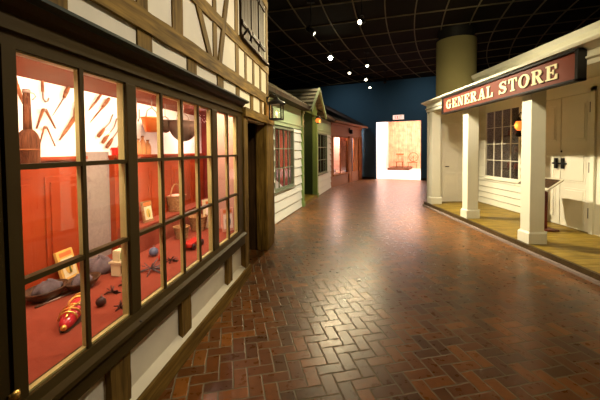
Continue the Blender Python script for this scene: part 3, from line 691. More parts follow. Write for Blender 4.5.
MB().box(c.x-.05, c.x+.05, c.y-.04, c.y+.04, FZ, FZ+.10).build('base', 'creambox', r, bevel=.004)
MB().box(c.x-.06, c.x+.06, c.y-.05, c.y+.05, FZ+.10, FZ+.115).build('ledge', 'paleprint', r)
MB().box(c.x-.04, c.x+.04, c.y-.03, c.y+.03, FZ+.115, FZ+.20).build('upper_tier', 'creambox', r, bevel=.004)
for i in range(3): MB().box(c.x-.04+i*.03, c.x-.02+i*.03, c.y-.043, c.y-.04, FZ+.02, FZ+.08).build('slot', 'darkwood', r)
MB().box(c.x-.03, c.x+.03, c.y-.033, c.y-.03, FZ+.13, FZ+.18).build('front_panel', 'greenprint', r)
def lump(px, py, rad, mat, lab, name='dark_ball', cat='ball', stem=True):
    c = loc(px, py+4); r = A.root(name, c.x, c.y, FZ, lab, cat)
    MB().ball((c.x, c.y, FZ+rad), rad).build('body', mat, r)
    if stem: MB().tube([(c.x, c.y, FZ+rad*1.9), (c.x+.008, c.y, FZ+rad*2.4)], .005, 6).build('stem', 'toolmetal', r)
lump(100, 303, .03, 'darkball', 'dark round ball on the red floor in the second light')
lump(153, 252, .042, 'bluegrey', 'blue grey round jar in the third light', 'round_jar', 'jar')
lump(161, 256, .03, 'redball', 'glossy red ball beside the blue grey jar', 'red_ball', 'ball')
def caltrop(px, py, rad, n, mat, lab, seed, name='thorny_twig', cat='twig'):
    c = loc(px, py); rnd = random.Random(seed); r = A.root(name, c.x, c.y, FZ, lab, cat)
    for i in range(n):
        a = rnd.uniform(0, 2*PI); e = rnd.uniform(.1, 1.1); l = rad*rnd.uniform(.7, 1.1)
        p = Vector((c.x, c.y, FZ+rad*.3)); q = p+Vector((math.cos(a)*math.cos(e), math.sin(a)*math.cos(e), math.sin(e)*(.8)))*l
        q2 = p+Vector((math.cos(a+.5), math.sin(a+.5), 0))*l*1.05; q2.z = FZ+.003
        MB().tube([q2, p, q], [.004, .006, .003], 6).build('spine', mat, r)
caltrop(111, 294, .05, 6, 'darkball', 'dark spiky twig beyond the dark ball', 1)
caltrop(119, 309, .042, 5, 'darkball', 'small dark spiky twig nearest the window post', 2)
caltrop(124, 286, .045, 6, 'darkball', 'dark spiky twig at the foot of the cream box', 3)
caltrop(150, 272, .10, 12, 'greycloth', 'tangled bundle of dark twigs in the third light', 4, 'twig_bundle')
caltrop(170, 262, .06, 8, 'darkball', 'smaller tangle of twigs behind a thin window bar', 6, 'twig_bundle')
def locd(px, d, z=FZ):
    u = (px-300)/F; Y = (1.253+d*1.01)/(.138-u); return Vector(((Y-d*A.t.x)/A.t.y, d, z))
def basket(px, d, rad, h_, lab, handle=True, cl=None, z=FZ):
    c = locd(px, d, z); r = A.root('wicker_basket', c.x, c.y, z, lab, 'basket', 'wicker baskets in the bay window')
    mb = MB()
    prof = [(0,0),(rad*.72,0)]
    n = 9
    for i in range(n): 
        zz = h_*(i+.5)/n; q = rad*(.74+.26*(i/n)); prof += [(q+.004, zz), (q-.001, zz+h_/n*.45)]
    prof += [(rad, h_), (rad*.93, h_), (rad*.7, .01), (0, .01)]
    mb.lathe(prof, (c.x, c.y, z+.001), 28).build('body', 'wicker', r)
    MB().tube([(c.x+rad*math.cos(k*PI/12), c.y+rad*math.sin(k*PI/12), z+h_) for k in range(25)], .009, 8, False).build('rim', 'wicker', r)
    if handle: MB().tube([(c.x+rad*math.cos(k*PI/12), c.y, z+h_+rad*1.25*math.sin(k*PI/12)) for k in range(13)], .008, 8).build('handle', 'wicker', r)
    if cl: MB().ball((c.x, c.y, z+h_*.93), rad*.88, sz=.35).build('cloth_lining', cl, r)
c = basket(175, .83, .115, .19, 'wicker basket with a tall hoop handle and pink cloth, up on the red step', True, 'pinkcloth', z=.86)
basket(180, .58, .085, .13, 'wicker basket on the red floor below the hooped one', False)
basket(197, .56, .11, .17, 'wider wicker basket on the red floor nearer the far end', False)
picture(147, 226, .14, .22, 'brown framed print of a figure in the third light', 'wicker', 'paleprint', 'ochre', .15, -.1, d=.80, z0=.86, name='framed_print')
picture(212, 224, .26, .36, 'large pale print propped at the far end of the bay window', 'paleprint', 'pinkwall', 'pinkcloth', .12, -.5, d=.45, name='propped_print')
picture(227, 226, .16, .28, 'pale pink print propped in the last light of the bay window', 'pinkcloth', 'pinkwall', 'bluegrey', .1, -.7, d=.17, name='propped_print')
c = loc(192, 247); r = A.root('toy_wagon', c.x, c.y, FZ, 'low red toy wagon on the red floor in the fourth light', 'toy')
MB().box(c.x-.13, c.x+.13, c.y-.05, c.y+.05, FZ+.03, FZ+.07).build('body', 'redball', r, bevel=.01)
for sx in (-1, 1):
    for sy in (-1, 1): MB().lathe([(0,-.008),(.03,-.008),(.03,.008),(0,.008)], (c.x+sx*.09, c.y+sy*.06, FZ+.03), 16, axis=(0,1,0)).build('wheel', 'darkball', r)
MB().tube([(c.x-.13, c.y, FZ+.05), (c.x-.22, c.y-.02, FZ+.09)], .006, 6).build('handle', 'darkball', r)
cloth('red_cloth', 'pinkcloth', (loc(150, 232).x, loc(150, 232).y, FZ), .14, .10, .05, 'rumpled pink cloth on the floor before the brown framed print', 12)

# ------------------------------------------------------------------ clapboard helper
def clap(mb, x0, x1, z0, z1, y=0, pitch_=.23, thick=.034):
    z = z0
    while z < z1-.005:
        zt = min(z+pitch_, z1)
        mb.prism([(x0, y+.03, z+pitch_*.085), (x0, y-thick, z+pitch_*.085), (x0, y-.006, zt), (x0, y+.03, zt)], (x1-x0, 0, 0)); z = zt
    mb.box(x0, x1, y+.03, y+.07, z0, z1); return mb
def grid_window(parent, a, b_, z0, z1, cols, rows, y, fmat, gmat='glass', fw=.05, mw_=.02, fproud=.03, name='window_frame'):
    p = MB().box(a-fw, b_+fw, y-fproud, y+.05, z1, z1+fw).box(a-fw, b_+fw, y-fproud, y+.05, z0-fw, z0).box(a-fw, a, y-fproud, y+.05, z0, z1).box(b_, b_+fw, y-fproud, y+.05, z0, z1).box(a-fw-.03, b_+fw+.03, y-fproud-.03, y+.03, z0-fw-.025, z0-fw).build(name, fmat, parent)
    for i in range(1, cols): x = a+(b_-a)*i/cols; MB().box(x-mw_/2, x+mw_/2, y-.005, y+.025, z0, z1).build('muntin', fmat, p)
    for i in range(1, rows): z = z0+(z1-z0)*i/rows; MB().box(a, b_, y-.003, y+.023, z-mw_/2, z+mw_/2).build('glazing_bar', fmat, p)
    MB().box(a, b_, y+.008, y+.012, z0, z1).build('glass', gmat, p)
    return p
def drape(mb, x0, x1, y, z0, z1, amp=.03, waves=5, n=40):
    """curtain with real folds and thickness"""
    f = []
    for i in range(n+1):
        t_ = i/n; x = x0+(x1-x0)*t_; yy = y+amp*math.sin(t_*waves*2*PI)
        f.append((x, yy))
    for s0 in (0, .006):
        vs = [(mb.bm.verts.new((x, yy+s0, z0)), mb.bm.verts.new((x, yy+s0, z1))) for x, yy in f]
        for (a, b_), (c, d_) in zip(vs, vs[1:]):
            q = mb.bm.faces.new((a, c, d_, b_) if not s0 else (a, b_, d_, c)); q.smooth = True
    return mb

# ------------------------------------------------------------------ sage green house with clapboards
G = Fr(-2.496, 0, .277, 1); KG = G.len
def g_(Y): return Y*KG
house = G.root('clapboard_house', g_(10), 0, 0, 'sage and white clapboard house with a gabled entry, past the half-timbered shop', 'house')
a0, a1, e0, e1, z9 = g_(6.3), g_(9.12), g_(9.12), g_(10.9), g_(13.6)
wa, wb = g_(7.0), g_(8.33); wc, wd = g_(11.2), g_(12.75)
m = MB(); clap(m, a0, a1, 0, .66); clap(m, a0, wa-.05, .66, 2.16); clap(m, wb+.05, a1, .66, 2.16); m.build('clapboard_wall', 'whiteclap', house)
m = MB(); clap(m, e1, z9, 0, .70); clap(m, e1, wc-.05, .70, 2.2); clap(m, wd+.05, z9, .70, 2.2); m.build('clapboard_wall', 'whiteclap', house)
MB().box(a0, a1, -.03, .06, 2.16, 2.75).box(a0, a1, -.05, -.03, 2.24, 2.27).build('frieze_board', 'greenlight', house)
MB().box(e1, z9, -.03, .06, 2.2, 2.78).box(e1, z9, -.05, -.03, 2.28, 2.31).build('frieze_board', 'greenlight', house)
grid_window(house, wa, wb, .74, 2.08, 4, 3, 0, 'greygreen', mw_=.022)
grid_window(house, wc, wd, .78, 2.15, 3, 3, 0, 'greygreen', mw_=.022)
for a, b_ in ((a0, a1), (e1, z9)):
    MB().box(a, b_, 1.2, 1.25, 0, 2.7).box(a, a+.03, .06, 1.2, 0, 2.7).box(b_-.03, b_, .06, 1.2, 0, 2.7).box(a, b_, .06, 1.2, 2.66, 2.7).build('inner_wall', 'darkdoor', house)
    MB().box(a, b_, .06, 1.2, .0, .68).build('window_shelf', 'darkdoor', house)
m = MB(); drape(m, g_(7.67), g_(7.96), .14, .7, 2.1, waves=3); m.build('curtain', 'curtain', house)
m = MB(); drape(m, g_(8.11), g_(8.43), .14, .7, 2.1, waves=3); m.build('curtain', 'curtain', house)
m = MB(); drape(m, wc+.02, wc+.5, .2, .7, 2.15, waves=4); m.build('curtain', 'curtain', house)
m = MB(); drape(m, wc+.8, wc+1.4, .3, .7, 2.15, waves=4); m.build('curtain', 'curtain', house)
o = MB().prism([(wa+.02, .07, .69), (g_(7.85), .07, .69), (wa+.02, .07, 1.04)], (0, .02, 0)).build('folded_pattern', 'goods3')
solo(o, G, wa+.2, .1, .69); tag(o, 'white pointed paper standing low in the first window of the clapboard house', 'paper')
# pilasters of the entry
for x in (e0, e1-.0):
    MB().box(x-.03, x+.13, -.06, .1, .0, 2.62).box(x-.05, x+.15, -.08, .1, 2.62, 2.70).box(x-.05, x+.15, -.08, .1, 0, .14).build('pilaster', 'green', house, bevel=.006)
# entry recess
MB().box(e0, e1, -.06, 1.0, 0, .1).build('entry_floor', 'platform', house)
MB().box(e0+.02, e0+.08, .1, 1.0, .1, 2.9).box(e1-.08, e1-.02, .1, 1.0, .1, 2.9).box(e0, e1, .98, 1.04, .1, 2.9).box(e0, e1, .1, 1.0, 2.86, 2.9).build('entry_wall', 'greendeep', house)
d = MB().box(e0+.45, e1-.45, .94, .98, .1, 2.15).build('entry_door', 'greendark', house)
for x in (0, 1):
    for z in (.3, 1.0, 1.55):
        ww = (e1-e0-.9)/2; MB().box(e0+.45+x*ww+.06, e0+.45+(x+1)*ww-.06, .925, .94, z, z+.5).build('door_panel', 'greendark', d, bevel=.005)
MB().ball((e0+.55, .9, 1.1), .03).build('door_knob', 'gold', d)
# main roof (shingle courses)
def shingles(mb, x0, x1, y0, z0, y1, z1, n, th=.03):
    dy, dz = (y1-y0)/n, (z1-z0)/n
    for i in range(n):
        ya, za = y0+dy*i, z0+dz*i; k = int((x1-x0)/.16); 
        for j in range(k):
            xa = x0+(x1-x0)*j/k; xb = x0+(x1-x0)*(j+1)/k; q = random.uniform(0, .012)
            mb.prism([(xa+.003, ya-.02, za+q+th*.2), (xb-.003, ya-.02, za+q+th*.2), (xb-.003, ya+dy*1.1, za+dz*1.1), (xa+.003, ya+dy*1.1, za+dz*1.1)], (0, -.006, th*.8))
    return mb
m = MB(); shingles(m, a0-.3, a1+.15, -.25, 2.78, .55, 3.28, 7); m.build('roof', 'shingle', house)
m = MB(); shingles(m, e1-.1, z9+.1, -.25, 2.82, .55, 3.3, 7); m.build('roof', 'darkshingle', house)
MB().prism([(a0-.3, -.27, 2.70), (a0-.3, -.27, 2.79), (a0-.3, -.2, 2.80), (a0-.3, .0, 2.76), (a0-.3, .0, 2.70)], (a1+.1-a0+.3, 0, 0)).build('eave', 'shutter', house)
MB().prism([(e1-.1, -.27, 2.74), (e1-.1, -.27, 2.83), (e1-.1, -.2, 2.84), (e1-.1, .0, 2.8), (e1-.1, .0, 2.74)], (z9+.2-e1, 0, 0)).build('eave', 'shutter', house)
# gable of the entry: ridge runs into the building
gx, gz, ge, zb = (e0+e1)/2+.12, 3.46, .95, 2.72
for sg in (-1, 1):
    m = MB(); n = 6
    for i in range(n):
        f0, f1 = i/n, (i+1.1)/n
        xa, za = gx+sg*(ge+.12)*(1-f0), zb-.06+(gz-zb+.06)*f0; xb, zb2 = gx+sg*(ge+.12)*(1-min(f1, 1)), zb-.06+(gz-zb+.06)*min(f1, 1)
        for j in range(6):
            ya, yb = -.32+j*.26, -.32+(j+1)*.26-.005; q = random.uniform(0, .01)
            m.prism([(xa, ya, za+.02+q), (xb, ya, zb2), (xb, yb, zb2), (xa, yb, za+.02+q)], (0, 0, .028))
    m.build('gable_roof', 'shingle', house)
    MB().prism([(gx+sg*(ge+.12), -.34, zb-.09), (gx, -.34, gz-.03), (gx, -.34, gz+.05), (gx+sg*(ge+.12), -.34, zb)], (0, .05, 0)).build('barge_board', 'greenlight', house)
MB().prism([(gx-ge*.97, -.08, zb), (gx+ge*.97, -.08, zb), (gx, -.08, gz-.04)], (0, .05, 0)).build('gable_wall', 'green', house)
r = G.root('entry_lantern', gx-.05, -.28, 2.40, 'small glowing orange globe lantern hanging in the gabled entry', 'lantern')
MB().ball((gx-.05, -.28, 2.5), .075).build('globe', 'lampglass', r)
MB().lathe([(.08,0),(.05,.05),(.015,.07),(0,.07)], (gx-.05, -.28, 2.57), 16).build('cap', 'iron', r)
MB().tube([(gx-.05, -.28, 2.63), (gx-.05, -.28, 3.25)], .008, 6).build('chain', 'iron', r)
MB().lathe([(0,0),(.035,.01),(.045,.03),(.02,.05)], (gx-.05, -.28, 2.40), 12).build('finial', 'iron', r)

# ------------------------------------------------------------------ rose coloured house
Rf = Fr(-5.8, 0, .52, 1); KR = Rf.len
def r_(Y): return Y*KR
rose = Rf.root('rose_house', r_(15.5), 0, 0, 'rose painted shopfront with a dark hipped roof against the blue wall', 'house')
x0, x1 = r_(13.62), r_(17.55)
wa, wb, da, db = r_(13.85), r_(15.55), r_(16.05), r_(17.05)
MB().box(x0, x1, 0, .08, 0, .5).box(x0, wa, 0, .08, .5, 2.2).box(wb, da, 0, .08, .5, 2.2).box(db, x1, 0, .08, 0, 2.2).box(x0, x1, 0, .08, 2.2, 2.8).build('front_wall', 'pinkpaint', rose).data
MB().box(x0, x1, -.03, 0, 2.26, 2.30).box(x0, x1, -.05, 0, 2.66, 2.76).build('frieze_trim', 'pinkpaint', rose)
MB().box(wb+.1, wb+.32, -.04, .06, 0, 2.24).build('pilaster', 'orangewood', rose)
MB().box(db+.02, x1, -.03, .06, 0, 2.24).build('pilaster', 'orangewood', rose)
p = MB().box(wa-.04, wb+.04, -.03, .05, 2.14, 2.2).box(wa-.04, wa+.03, -.03, .05, .5, 2.2).box(wb-.03, wb+.04, -.03, .05, .5, 2.2).box(wa-.04, wb+.04, -.06, .05, .46, .52).build('window_frame', 'orangewood', rose)
MB().box(wa, wb, .02, .024, .52, 2.14).build('glass', 'glass', p)
MB().box((wa+wb)/2-.02, (wa+wb)/2+.02, .0, .04, .52, 2.14).build('muntin', 'orangewood', p)
MB().box(x0, x1, 1.0, 1.05, 0, 2.8).box(x0, x0+.05, .08, 1.0, 0, 2.8).box(x0, x1, .08, 1.0, 2.75, 2.8).build('inner_wall', 'pinkwall', rose)
MB().box(wa, wb, .1, .9, .0, .58).build('window_shelf', 'orangewood', rose)
m = MB(); drape(m, r_(15.0), r_(15.95), .16, .6, 2.15, .035, 5); m.build('curtain', 'curtain', rose)
d = MB().box(da+.42, db, .02, .07, 0.02, 2.16).build('door', 'orangewood', rose)
MB().box(da+.50, db-.08, .01, .02, .2, .95).box(da+.50, db-.08, .01, .02, 1.1, 2.0).build('door_panel', 'orangewood', d)
MB().box(da-.0, da+.04, -.02, .08, 0, 2.2).box(da, db, -.02, .08, 2.16, 2.22).build('door_frame', 'orangewood', rose)
m = MB().prism([(x0-.3, -.35, 2.76), (x1+.0, -.35, 2.76), (x1, 1.9, 4.0), (x0+1.2, 1.9, 4.0)], (0, 0, .06)); m.build('roof', 'darkshingle', rose)
MB().box(x0-.28, x1, -.36, -.30, 2.72, 2.80).box(x0-.28, x1, -.33, 0, 2.74, 2.77).build('eave', 'pinkpaint', rose)
r = Rf.root('wall_lamp', wb+.25, -.12, 2.36, 'small black lamp fixed on the frieze of the rose shopfront', 'lamp')
MB().box(wb+.17, wb+.33, -.16, -.03, 2.36, 2.56).build('shade', 'iron', r, bevel=.02)
MB().box(wb+.2, wb+.3, -.03, -.0, 2.4, 2.64).build('back_plate', 'iron', r)
m = MB().tube([(wa+.3, .35, .6), (wa+.5, .35, .64), (wa+.9, .35, .62), (wa+1.2, .35, .66)], [.05, .14, .14, .03], 14, flat=.5).build('model_boat', 'darkwood'); solo(m, Rf, wa+.7, .35, .58); tag(m, 'dark boat shaped carving on the shelf of the rose shop window', 'carving')

# ------------------------------------------------------------------ general store
Gs = Fr(0, 0, 0, -1)   # x = -Y, y = +X
store = Gs.root('general_store', -6.5, 4.3, 0, 'cream clapboard general store with a posted porch on the right', 'building')
PX = 3.5; PH = .1; WX = 5.05; Yn = 2.6; Yf = 9.06
def bx(mb, X0, X1, Y0, Y1, z0, z1): return mb.box(-Y1, -Y0, X0, X1, z0, z1)
m = MB()
for i in range(26):
    yy = Yn+i*(9.2-Yn)/26; bx(m, PX+.03, WX, yy+.003, yy+(9.2-Yn)/26-.003, .05, PH)
m.build('porch_floor', 'platform', store)
bx(MB(), PX, PX+.05, Yn, Yf+.1, .0, PH+.004).build('porch_edge', 'platedge', store)
bx(MB(), PX-.05, PX, Yn, Yf+.1, 0, .035).build('kerb_strip', 'linen', store)
bx(MB(), PX+.04, WX, Yn, 9.2, .0, .05).build('porch_base', 'platedge', store)
for y0, w_ in ((8.80, .23), (6.93, .23), (5.04, .23), (3.1, .23)):
    q = bx(MB(), 3.58, 3.81, y0, y0+.22, PH, 2.72); q.build('porch_post', 'cream', store, bevel=.004)
    q = bx(MB(), 3.555, 3.835, y0-.025, y0+.245, PH, PH+.16); q.prism([(-y0-.245, 3.555, PH+.16), (-y0+.025, 3.555, PH+.16), (-y0, 3.58, PH+.19), (-y0-.22, 3.58, PH+.19)], (0, .28, 0)).build('post_base', 'cream', store)
bx(MB(), 3.62, 3.9, 9.02, 9.14, PH, 2.72).build('corner_pilaster', 'cream', store)
# entablature & cornice
def run(mb, prof, Y0, Y1): return mb.prism([(-Y1, X, z) for X, z in prof], (Y1-Y0, 0, 0))
run(MB(), [(3.56,2.62),(3.56,2.84),(3.84,2.84),(3.84,2.62)], Yn, 9.16).build('entablature', 'cream', store)
run(MB(), [(3.56,2.68),(3.53,2.70),(3.53,2.72),(3.56,2.73)], Yn, 9.18).build('entablature_moulding', 'cream', store)
run(MB(), [(3.56,2.80),(3.47,2.85),(3.43,2.855),(3.42,2.89),(5.05,3.02),(5.05,2.84),(3.56,2.84)], Yn, 9.22).build('porch_cornice', 'cream', store)
bx(MB(), 3.84, WX, Yn, 9.16, 2.80, 2.84).build('porch_soffit', 'cream', store)
run(MB(), [(5.05,2.9),(5.05,3.36),(5.0,3.40),(4.97,3.50),(4.90,3.56),(4.88,3.66),(5.3,3.70),(5.3,2.9)], Yn, 9.3).build('parapet_cornice', 'cream', store)
# store wall
wy0, wy1, wz0, wz1 = 7.47, 8.80, .87, 2.55
dy0, dy1, dz = 5.62, 6.96, 2.56
def cl(Y0, Y1, z0, z1, mb): return clap(mb, -Y1, -Y0, z0, z1, WX, .155, .03)
m = MB(); cl(7.05, 9.2, PH, wz0-.05, m); cl(wy1+.05, 9.2, wz0-.05, 2.8, m); cl(7.05, wy0-.05, wz0-.05, 2.8, m); m.build('clapboard_wall', 'creamclap', store)
bx(MB(), WX-.01, WX+.06, wy0-.05, wy1+.05, wz1+.05, 2.8).build('header_board', 'cream', store)
bx(MB(), WX-.01, WX+.08, Yn, 7.05, dz, 2.8).build('header_board', 'cream', store)
bx(MB(), WX-.0, WX+.08, Yn, dy0-.08, PH, dz).build('plain_wall', 'creamclap', store)
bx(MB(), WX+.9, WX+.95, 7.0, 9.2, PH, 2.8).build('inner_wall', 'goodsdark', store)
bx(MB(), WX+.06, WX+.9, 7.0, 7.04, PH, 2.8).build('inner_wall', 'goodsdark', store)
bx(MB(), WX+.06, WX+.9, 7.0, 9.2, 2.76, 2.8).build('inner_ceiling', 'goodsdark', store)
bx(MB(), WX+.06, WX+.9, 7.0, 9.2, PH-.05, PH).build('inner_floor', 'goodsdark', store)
grid_window(store, -wy1, -wy0, wz0, wz1, 4, 4, WX, 'cream', 'glass_dark', fw=.055, mw_=.015)
for z in (1.05, 1.5, 1.95):
    bx(MB(), WX+.55, WX+.88, 7.1, 9.1, z-.03, z).build('goods_shelf', 'mahogany', store)
# doors
p = bx(bx(bx(MB(), WX-.04, WX+.08, dy1, dy1+.09, PH, dz+.08), WX-.04, WX+.08, dy0-.08, dy0, PH, dz+.08), WX-.04, WX+.08, dy0-.08, dy1+.09, dz, dz+.08).build('door_frame', 'cream', store)
for (a, b_, nm) in ((dy0, 6.285, 0), (6.295, dy1, 1)):
    d = bx(MB(), WX-.005, WX+.045, a+.004, b_-.004, PH+.01, dz-.005).build('door', 'creamdoor', store)
    for (z0, z1) in ((PH+.12, .85), (.95, 1.5), (1.72, 2.42)):
        q = bx(MB(), WX-.012, WX-.004, a+.10, b_-.10, z0, z1); bx(q, WX-.022, WX-.011, a+.14, b_-.14, z0+.04, z1-.04); q.build('door_panel', 'creamdoor', d, bevel=.006)
    for z in (.45, 1.25, 2.3):
        yy = (a+.0) if nm == 0 else b_
        bx(MB(), WX-.03, WX-.004, yy-.012, yy+.03, z-.09, z+.09).build('hinge', 'iron', d)
m = bx(MB(), WX-.05, WX-.022, 6.12, 6.44, 1.28, 1.315); 
for yy in (6.2, 6.36): bx(m, WX-.055, WX-.02, yy-.025, yy+.025, 1.2, 1.4)
m.build('door_latch', 'iron', store)
MB().lathe([(0,.01),(.018,.008),(.02,0)], (-6.25, WX-.02, 1.53), 12, axis=(0,-1,0)).build('keyhole_plate', 'iron', store)
# end wall of the porch, facing up the street
ew = MB()
EY = 9.2
ew.box(-EY-.06, -EY, 3.62, 4.02, PH, 2.8).box(-EY-.06, -EY, 4.86, WX+.9, PH, 2.8).box(-EY-.06, -EY, 4.02, 4.86, 2.3, 2.8)
ew.build('end_wall', 'creamclap', store)
ew = MB().box(-EY-.03, -EY+.0, 4.02, 4.86, PH, 2.3).build('side_door', 'creamdoor', store)
for (z0, z1) in ((.25, .9), (1.0, 1.5)):
    for X0, X1 in ((4.1, 4.4), (4.48, 4.78)): MB().box(-EY, -EY+.012, X0, X1, z0, z1).build('door_panel', 'creamdoor', ew, bevel=.005)
MB().box(-EY, -EY+.010, 4.12, 4.76, 1.62, 2.2).build('upper_panel', 'creamdoor', ew, bevel=.005)
MB().tube([(-EY+.0, 4.12, 1.1), (-EY+.05, 4.12, 1.1), (-EY+.05, 4.2, 1.1)], .012, 8).build('door_handle', 'iron', ew)
MB().box(-EY, -EY+.03, 3.96, 4.02, PH, 2.36).box(-EY, -EY+.03, 4.86, 4.92, PH, 2.36).box(-EY, -EY+.03, 3.96, 4.92, 2.3, 2.36).build('side_door_frame', 'cream', store)
# goods in the window
rnd = random.Random(3)
for z, nm in ((1.05, 'lowest'), (1.5, 'middle'), (1.95, 'top')):
    for i in range(7):
        yy = 7.25+i*.27; h_ = rnd.uniform(.14, .24)
        mt = rnd.choice(['goods1', 'goods2', 'goods3', 'redball'])
        r = Gs.root('store_jar', -yy, WX+.68, z, 'dim stoppered jar on the %s shelf inside the general store window' % nm, 'jar', 'jars on the %s store shelf' % nm)
        MB().lathe([(0,0),(.055,0),(.058,h_*.7),(.035,h_*.85),(.035,h_*.95),(0,h_*.95)], (-yy, WX+.68, z), 14).build('body', mt, r)
        MB().lathe([(0,0),(.04,0),(.04,.025),(0,.03)], (-yy, WX+.68, z+h_*.94), 12).build('lid', 'iron', r)

# sign
SY0, SY1, SX = 4.05, 7.92, 3.47
sign = Gs.root('shop_sign', -(SY0+SY1)/2, SX, 2.44, 'long red-brown GENERAL STORE sign with cream letters on the porch front', 'sign')
bx(MB(), SX, SX+.06, SY0+.03, SY1-.03, 2.46, 2.80).build('board', 'signboard', sign)
m = bx(MB(), SX-.03, SX+.085, SY0, SY1, 2.80, 2.835); bx(m, SX-.03, SX+.085, SY0, SY1, 2.43, 2.462); bx(m, SX-.03, SX+.085, SY0, SY0+.05, 2.43, 2.83); bx(m, SX-.03, SX+.085, SY1-.05, SY1, 2.43, 2.83)
m.build('frame', 'blackpaint', sign, bevel=.006)
letters('GENERAL STORE', sign, -7.70, -4.36, SX-.003, 2.528, .205, 'signletter', .01)
letters('GENERAL STORE', sign, -7.70, -4.36, SX-.000, 2.528, .205, 'lettershadow', .004, 'letter_shadow', dx=.012, dz=-.008)

# column
col = MB().lathe([(.56,0),(.56,4.86),(0,4.86)], (4.78, 10.0, 0), 48)
o = col.build('column', 'column'); MB().lathe([(.5,4.86),(.5,CZ)], (0,0,0), 40).build('ceiling_collar', 'blackpaint', o); o.data.transform(Matrix.Translation((-4.78,-10,0))); o.location = (4.78, 10, 0)
tag(o, 'thick round tan column rising to the ceiling behind the general store', 'column')

# lantern on the store wall
c = Vector((-7.32, WX-.13, 2.12))
r = Gs.root('wall_lantern', c.x, c.y, 1.82, 'black wall lantern with a glowing orange globe beside the store window', 'lantern')
MB().box(c.x-.04, c.x+.04, WX-.03, WX, 1.86, 2.4).build('back_plate', 'iron', r, bevel=.01)
MB().tube([(c.x, WX-.02, 2.36), (c.x, WX-.1, 2.40), (c.x, c.y, 2.32), (c.x, c.y, 2.26)], .012, 8).build('arm', 'iron', r)
MB().lathe([(.07,0),(.05,.04),(.03,.06),(.03,.09),(0,.1)], (c.x, c.y, 2.2), 16).build('cap', 'iron', r)
MB().lathe([(.035,-.12),(.07,-.06),(.08,0),(.06,.06),(.045,.1)], c, 18).build('globe', 'lampglass', r)
MB().lathe([(0,-.14),(.05,-.13),(.065,-.09),(.04,-.02),(.05,0)], (c.x, c.y, 1.99), 16).build('burner', 'iron', r)

# reading stand on the porch
r = Gs.root('reading_stand', -5.97, 4.5, PH, 'slanted cream reading stand on a mahogany pedestal on the store porch', 'stand')
MB().prism([(-6.42, 4.24, .85), (-6.42, 4.52, 1.03), (-6.42, 4.52, 1.055), (-6.42, 4.235, .875)], (.87, 0, 0)).build('reading_board', 'greyblue_line', r, bevel=.004)
MB().prism([(-6.38, 4.28, .902), (-6.38, 4.49, 1.037), (-6.38, 4.49, 1.041), (-6.38, 4.28, .906)], (.79, 0, 0)).build('printed_sheet', 'darkdoor', r)
MB().box(-6.05, -5.88, 4.40, 4.50, PH+.03, .96).build('pedestal', 'mahogany', r, bevel=.005)
MB().box(-6.2, -5.75, 4.26, 4.62, PH, PH+.03).build('foot', 'mahogany', r, bevel=.005)

# ------------------------------------------------------------------ ceiling spotlights
spots = [ # px, py, z, aim, watts, cone, label, star
 (312, 33, 4.45, (4.4, 6.4, .9), 2300, 66, 'black track spotlight at upper left of the cluster, near the shop gable', 0),
 (331, 58, 4.70, (.5, 4.0, .0), 500, 70, 'black track spotlight with the brightest star-like lamp', 1),
 (362, 24, 4.60, (-.8, 5.0, 3.0), 350, 60, 'black track spotlight highest in view, right of the dazzling lamp', 0),
 (350, 73, 4.70, (.9, 9.0, .8), 350, 60, 'black track spotlight just below right of the dazzling lamp', 0),
 (367, 66, 4.70, (2.6, 7.0, 0), 120, 60, 'black track spotlight in the middle of the far group', 0),
 (366, 80, 4.70, (1.8, 8.0, 0), 120, 60, 'black track spotlight below the middle of the far group', 0),
 (370, 88, 4.70, (2.0, 9.0, 0), 120, 60, 'black track spotlight lowest in view, in front of the blue wall', 0),
 (385, 82, 4.70, (3.0, 12.0, .5), 0, 60, 'unlit black track spotlight at the right end of the far group', 0)]
def light(kind, name, loc_, watts, col, **kw):
    l = bpy.data.lights.new(name, kind); l.energy = watts; l.color = col
    for k, v in kw.items(): setattr(l, k, v)
    o = bpy.data.objects.new(name, l); COL.objects.link(o); o.location = loc_; return o
def aim(o, tgt): 
    d = Vector(tgt)-o.location; o.rotation_euler = d.to_track_quat('-Z', 'Y').to_euler()
WARM = (1, .82, .48)
def fixture(X, Y, z, tgt, label, lens):
    r = WORLD.root('track_spotlight', X, Y, z, label, 'spotlight', 'ceiling track spotlights')
    c = Vector((X, Y, z)); d = (Vector(tgt)-c).normalized()
    MB().box(X-.09, X+.09, Y-.03, Y+.03, CZ-.08, CZ-.036).build('mount', 'iron', r)
    MB().tube([(X, Y, CZ-.07), (X, Y, z+.14)], .012, 8).build('stem', 'iron', r)
    side = d.cross(Vector((0,0,1))).normalized()*.075
    MB().tube([c+side, c+side+Vector((0,0,.10)), c+Vector((0,0,.15)), c-side+Vector((0,0,.10)), c-side], .010, 8).build('yoke', 'iron', r)
    MB().lathe([(0,-.14),(.04,-.14),(.055,-.11),(.062,.12),(.057,.12),(.052,.06)], c, 20, axis=d).build('can', 'iron', r)
    k = 1.25 if lens == 'spotlens_star' else 1
    MB().lathe([(0,.125 if k > 1 else .095),(.054*k,.12 if k > 1 else .09)], c, 20, axis=d).build('lens', lens, r)
    return c+d*.14
for px, py, z, tgt, wt, cone, lab, star in spots:
    Y = (z-H)*F/(150-py); X = (px-300)/F*Y
    lens = 'spotlens_star' if star else ('spotlens' if wt else 'blackpaint')
    p = fixture(X, Y, z, tgt, lab, lens)
    if wt:
        o = light('SPOT', 'spot_lamp', p, wt, (1, .87, .62) if wt > 2000 else WARM, spot_size=math.radians(cone), spot_blend=.7, shadow_soft_size=.05); aim(o, tgt)
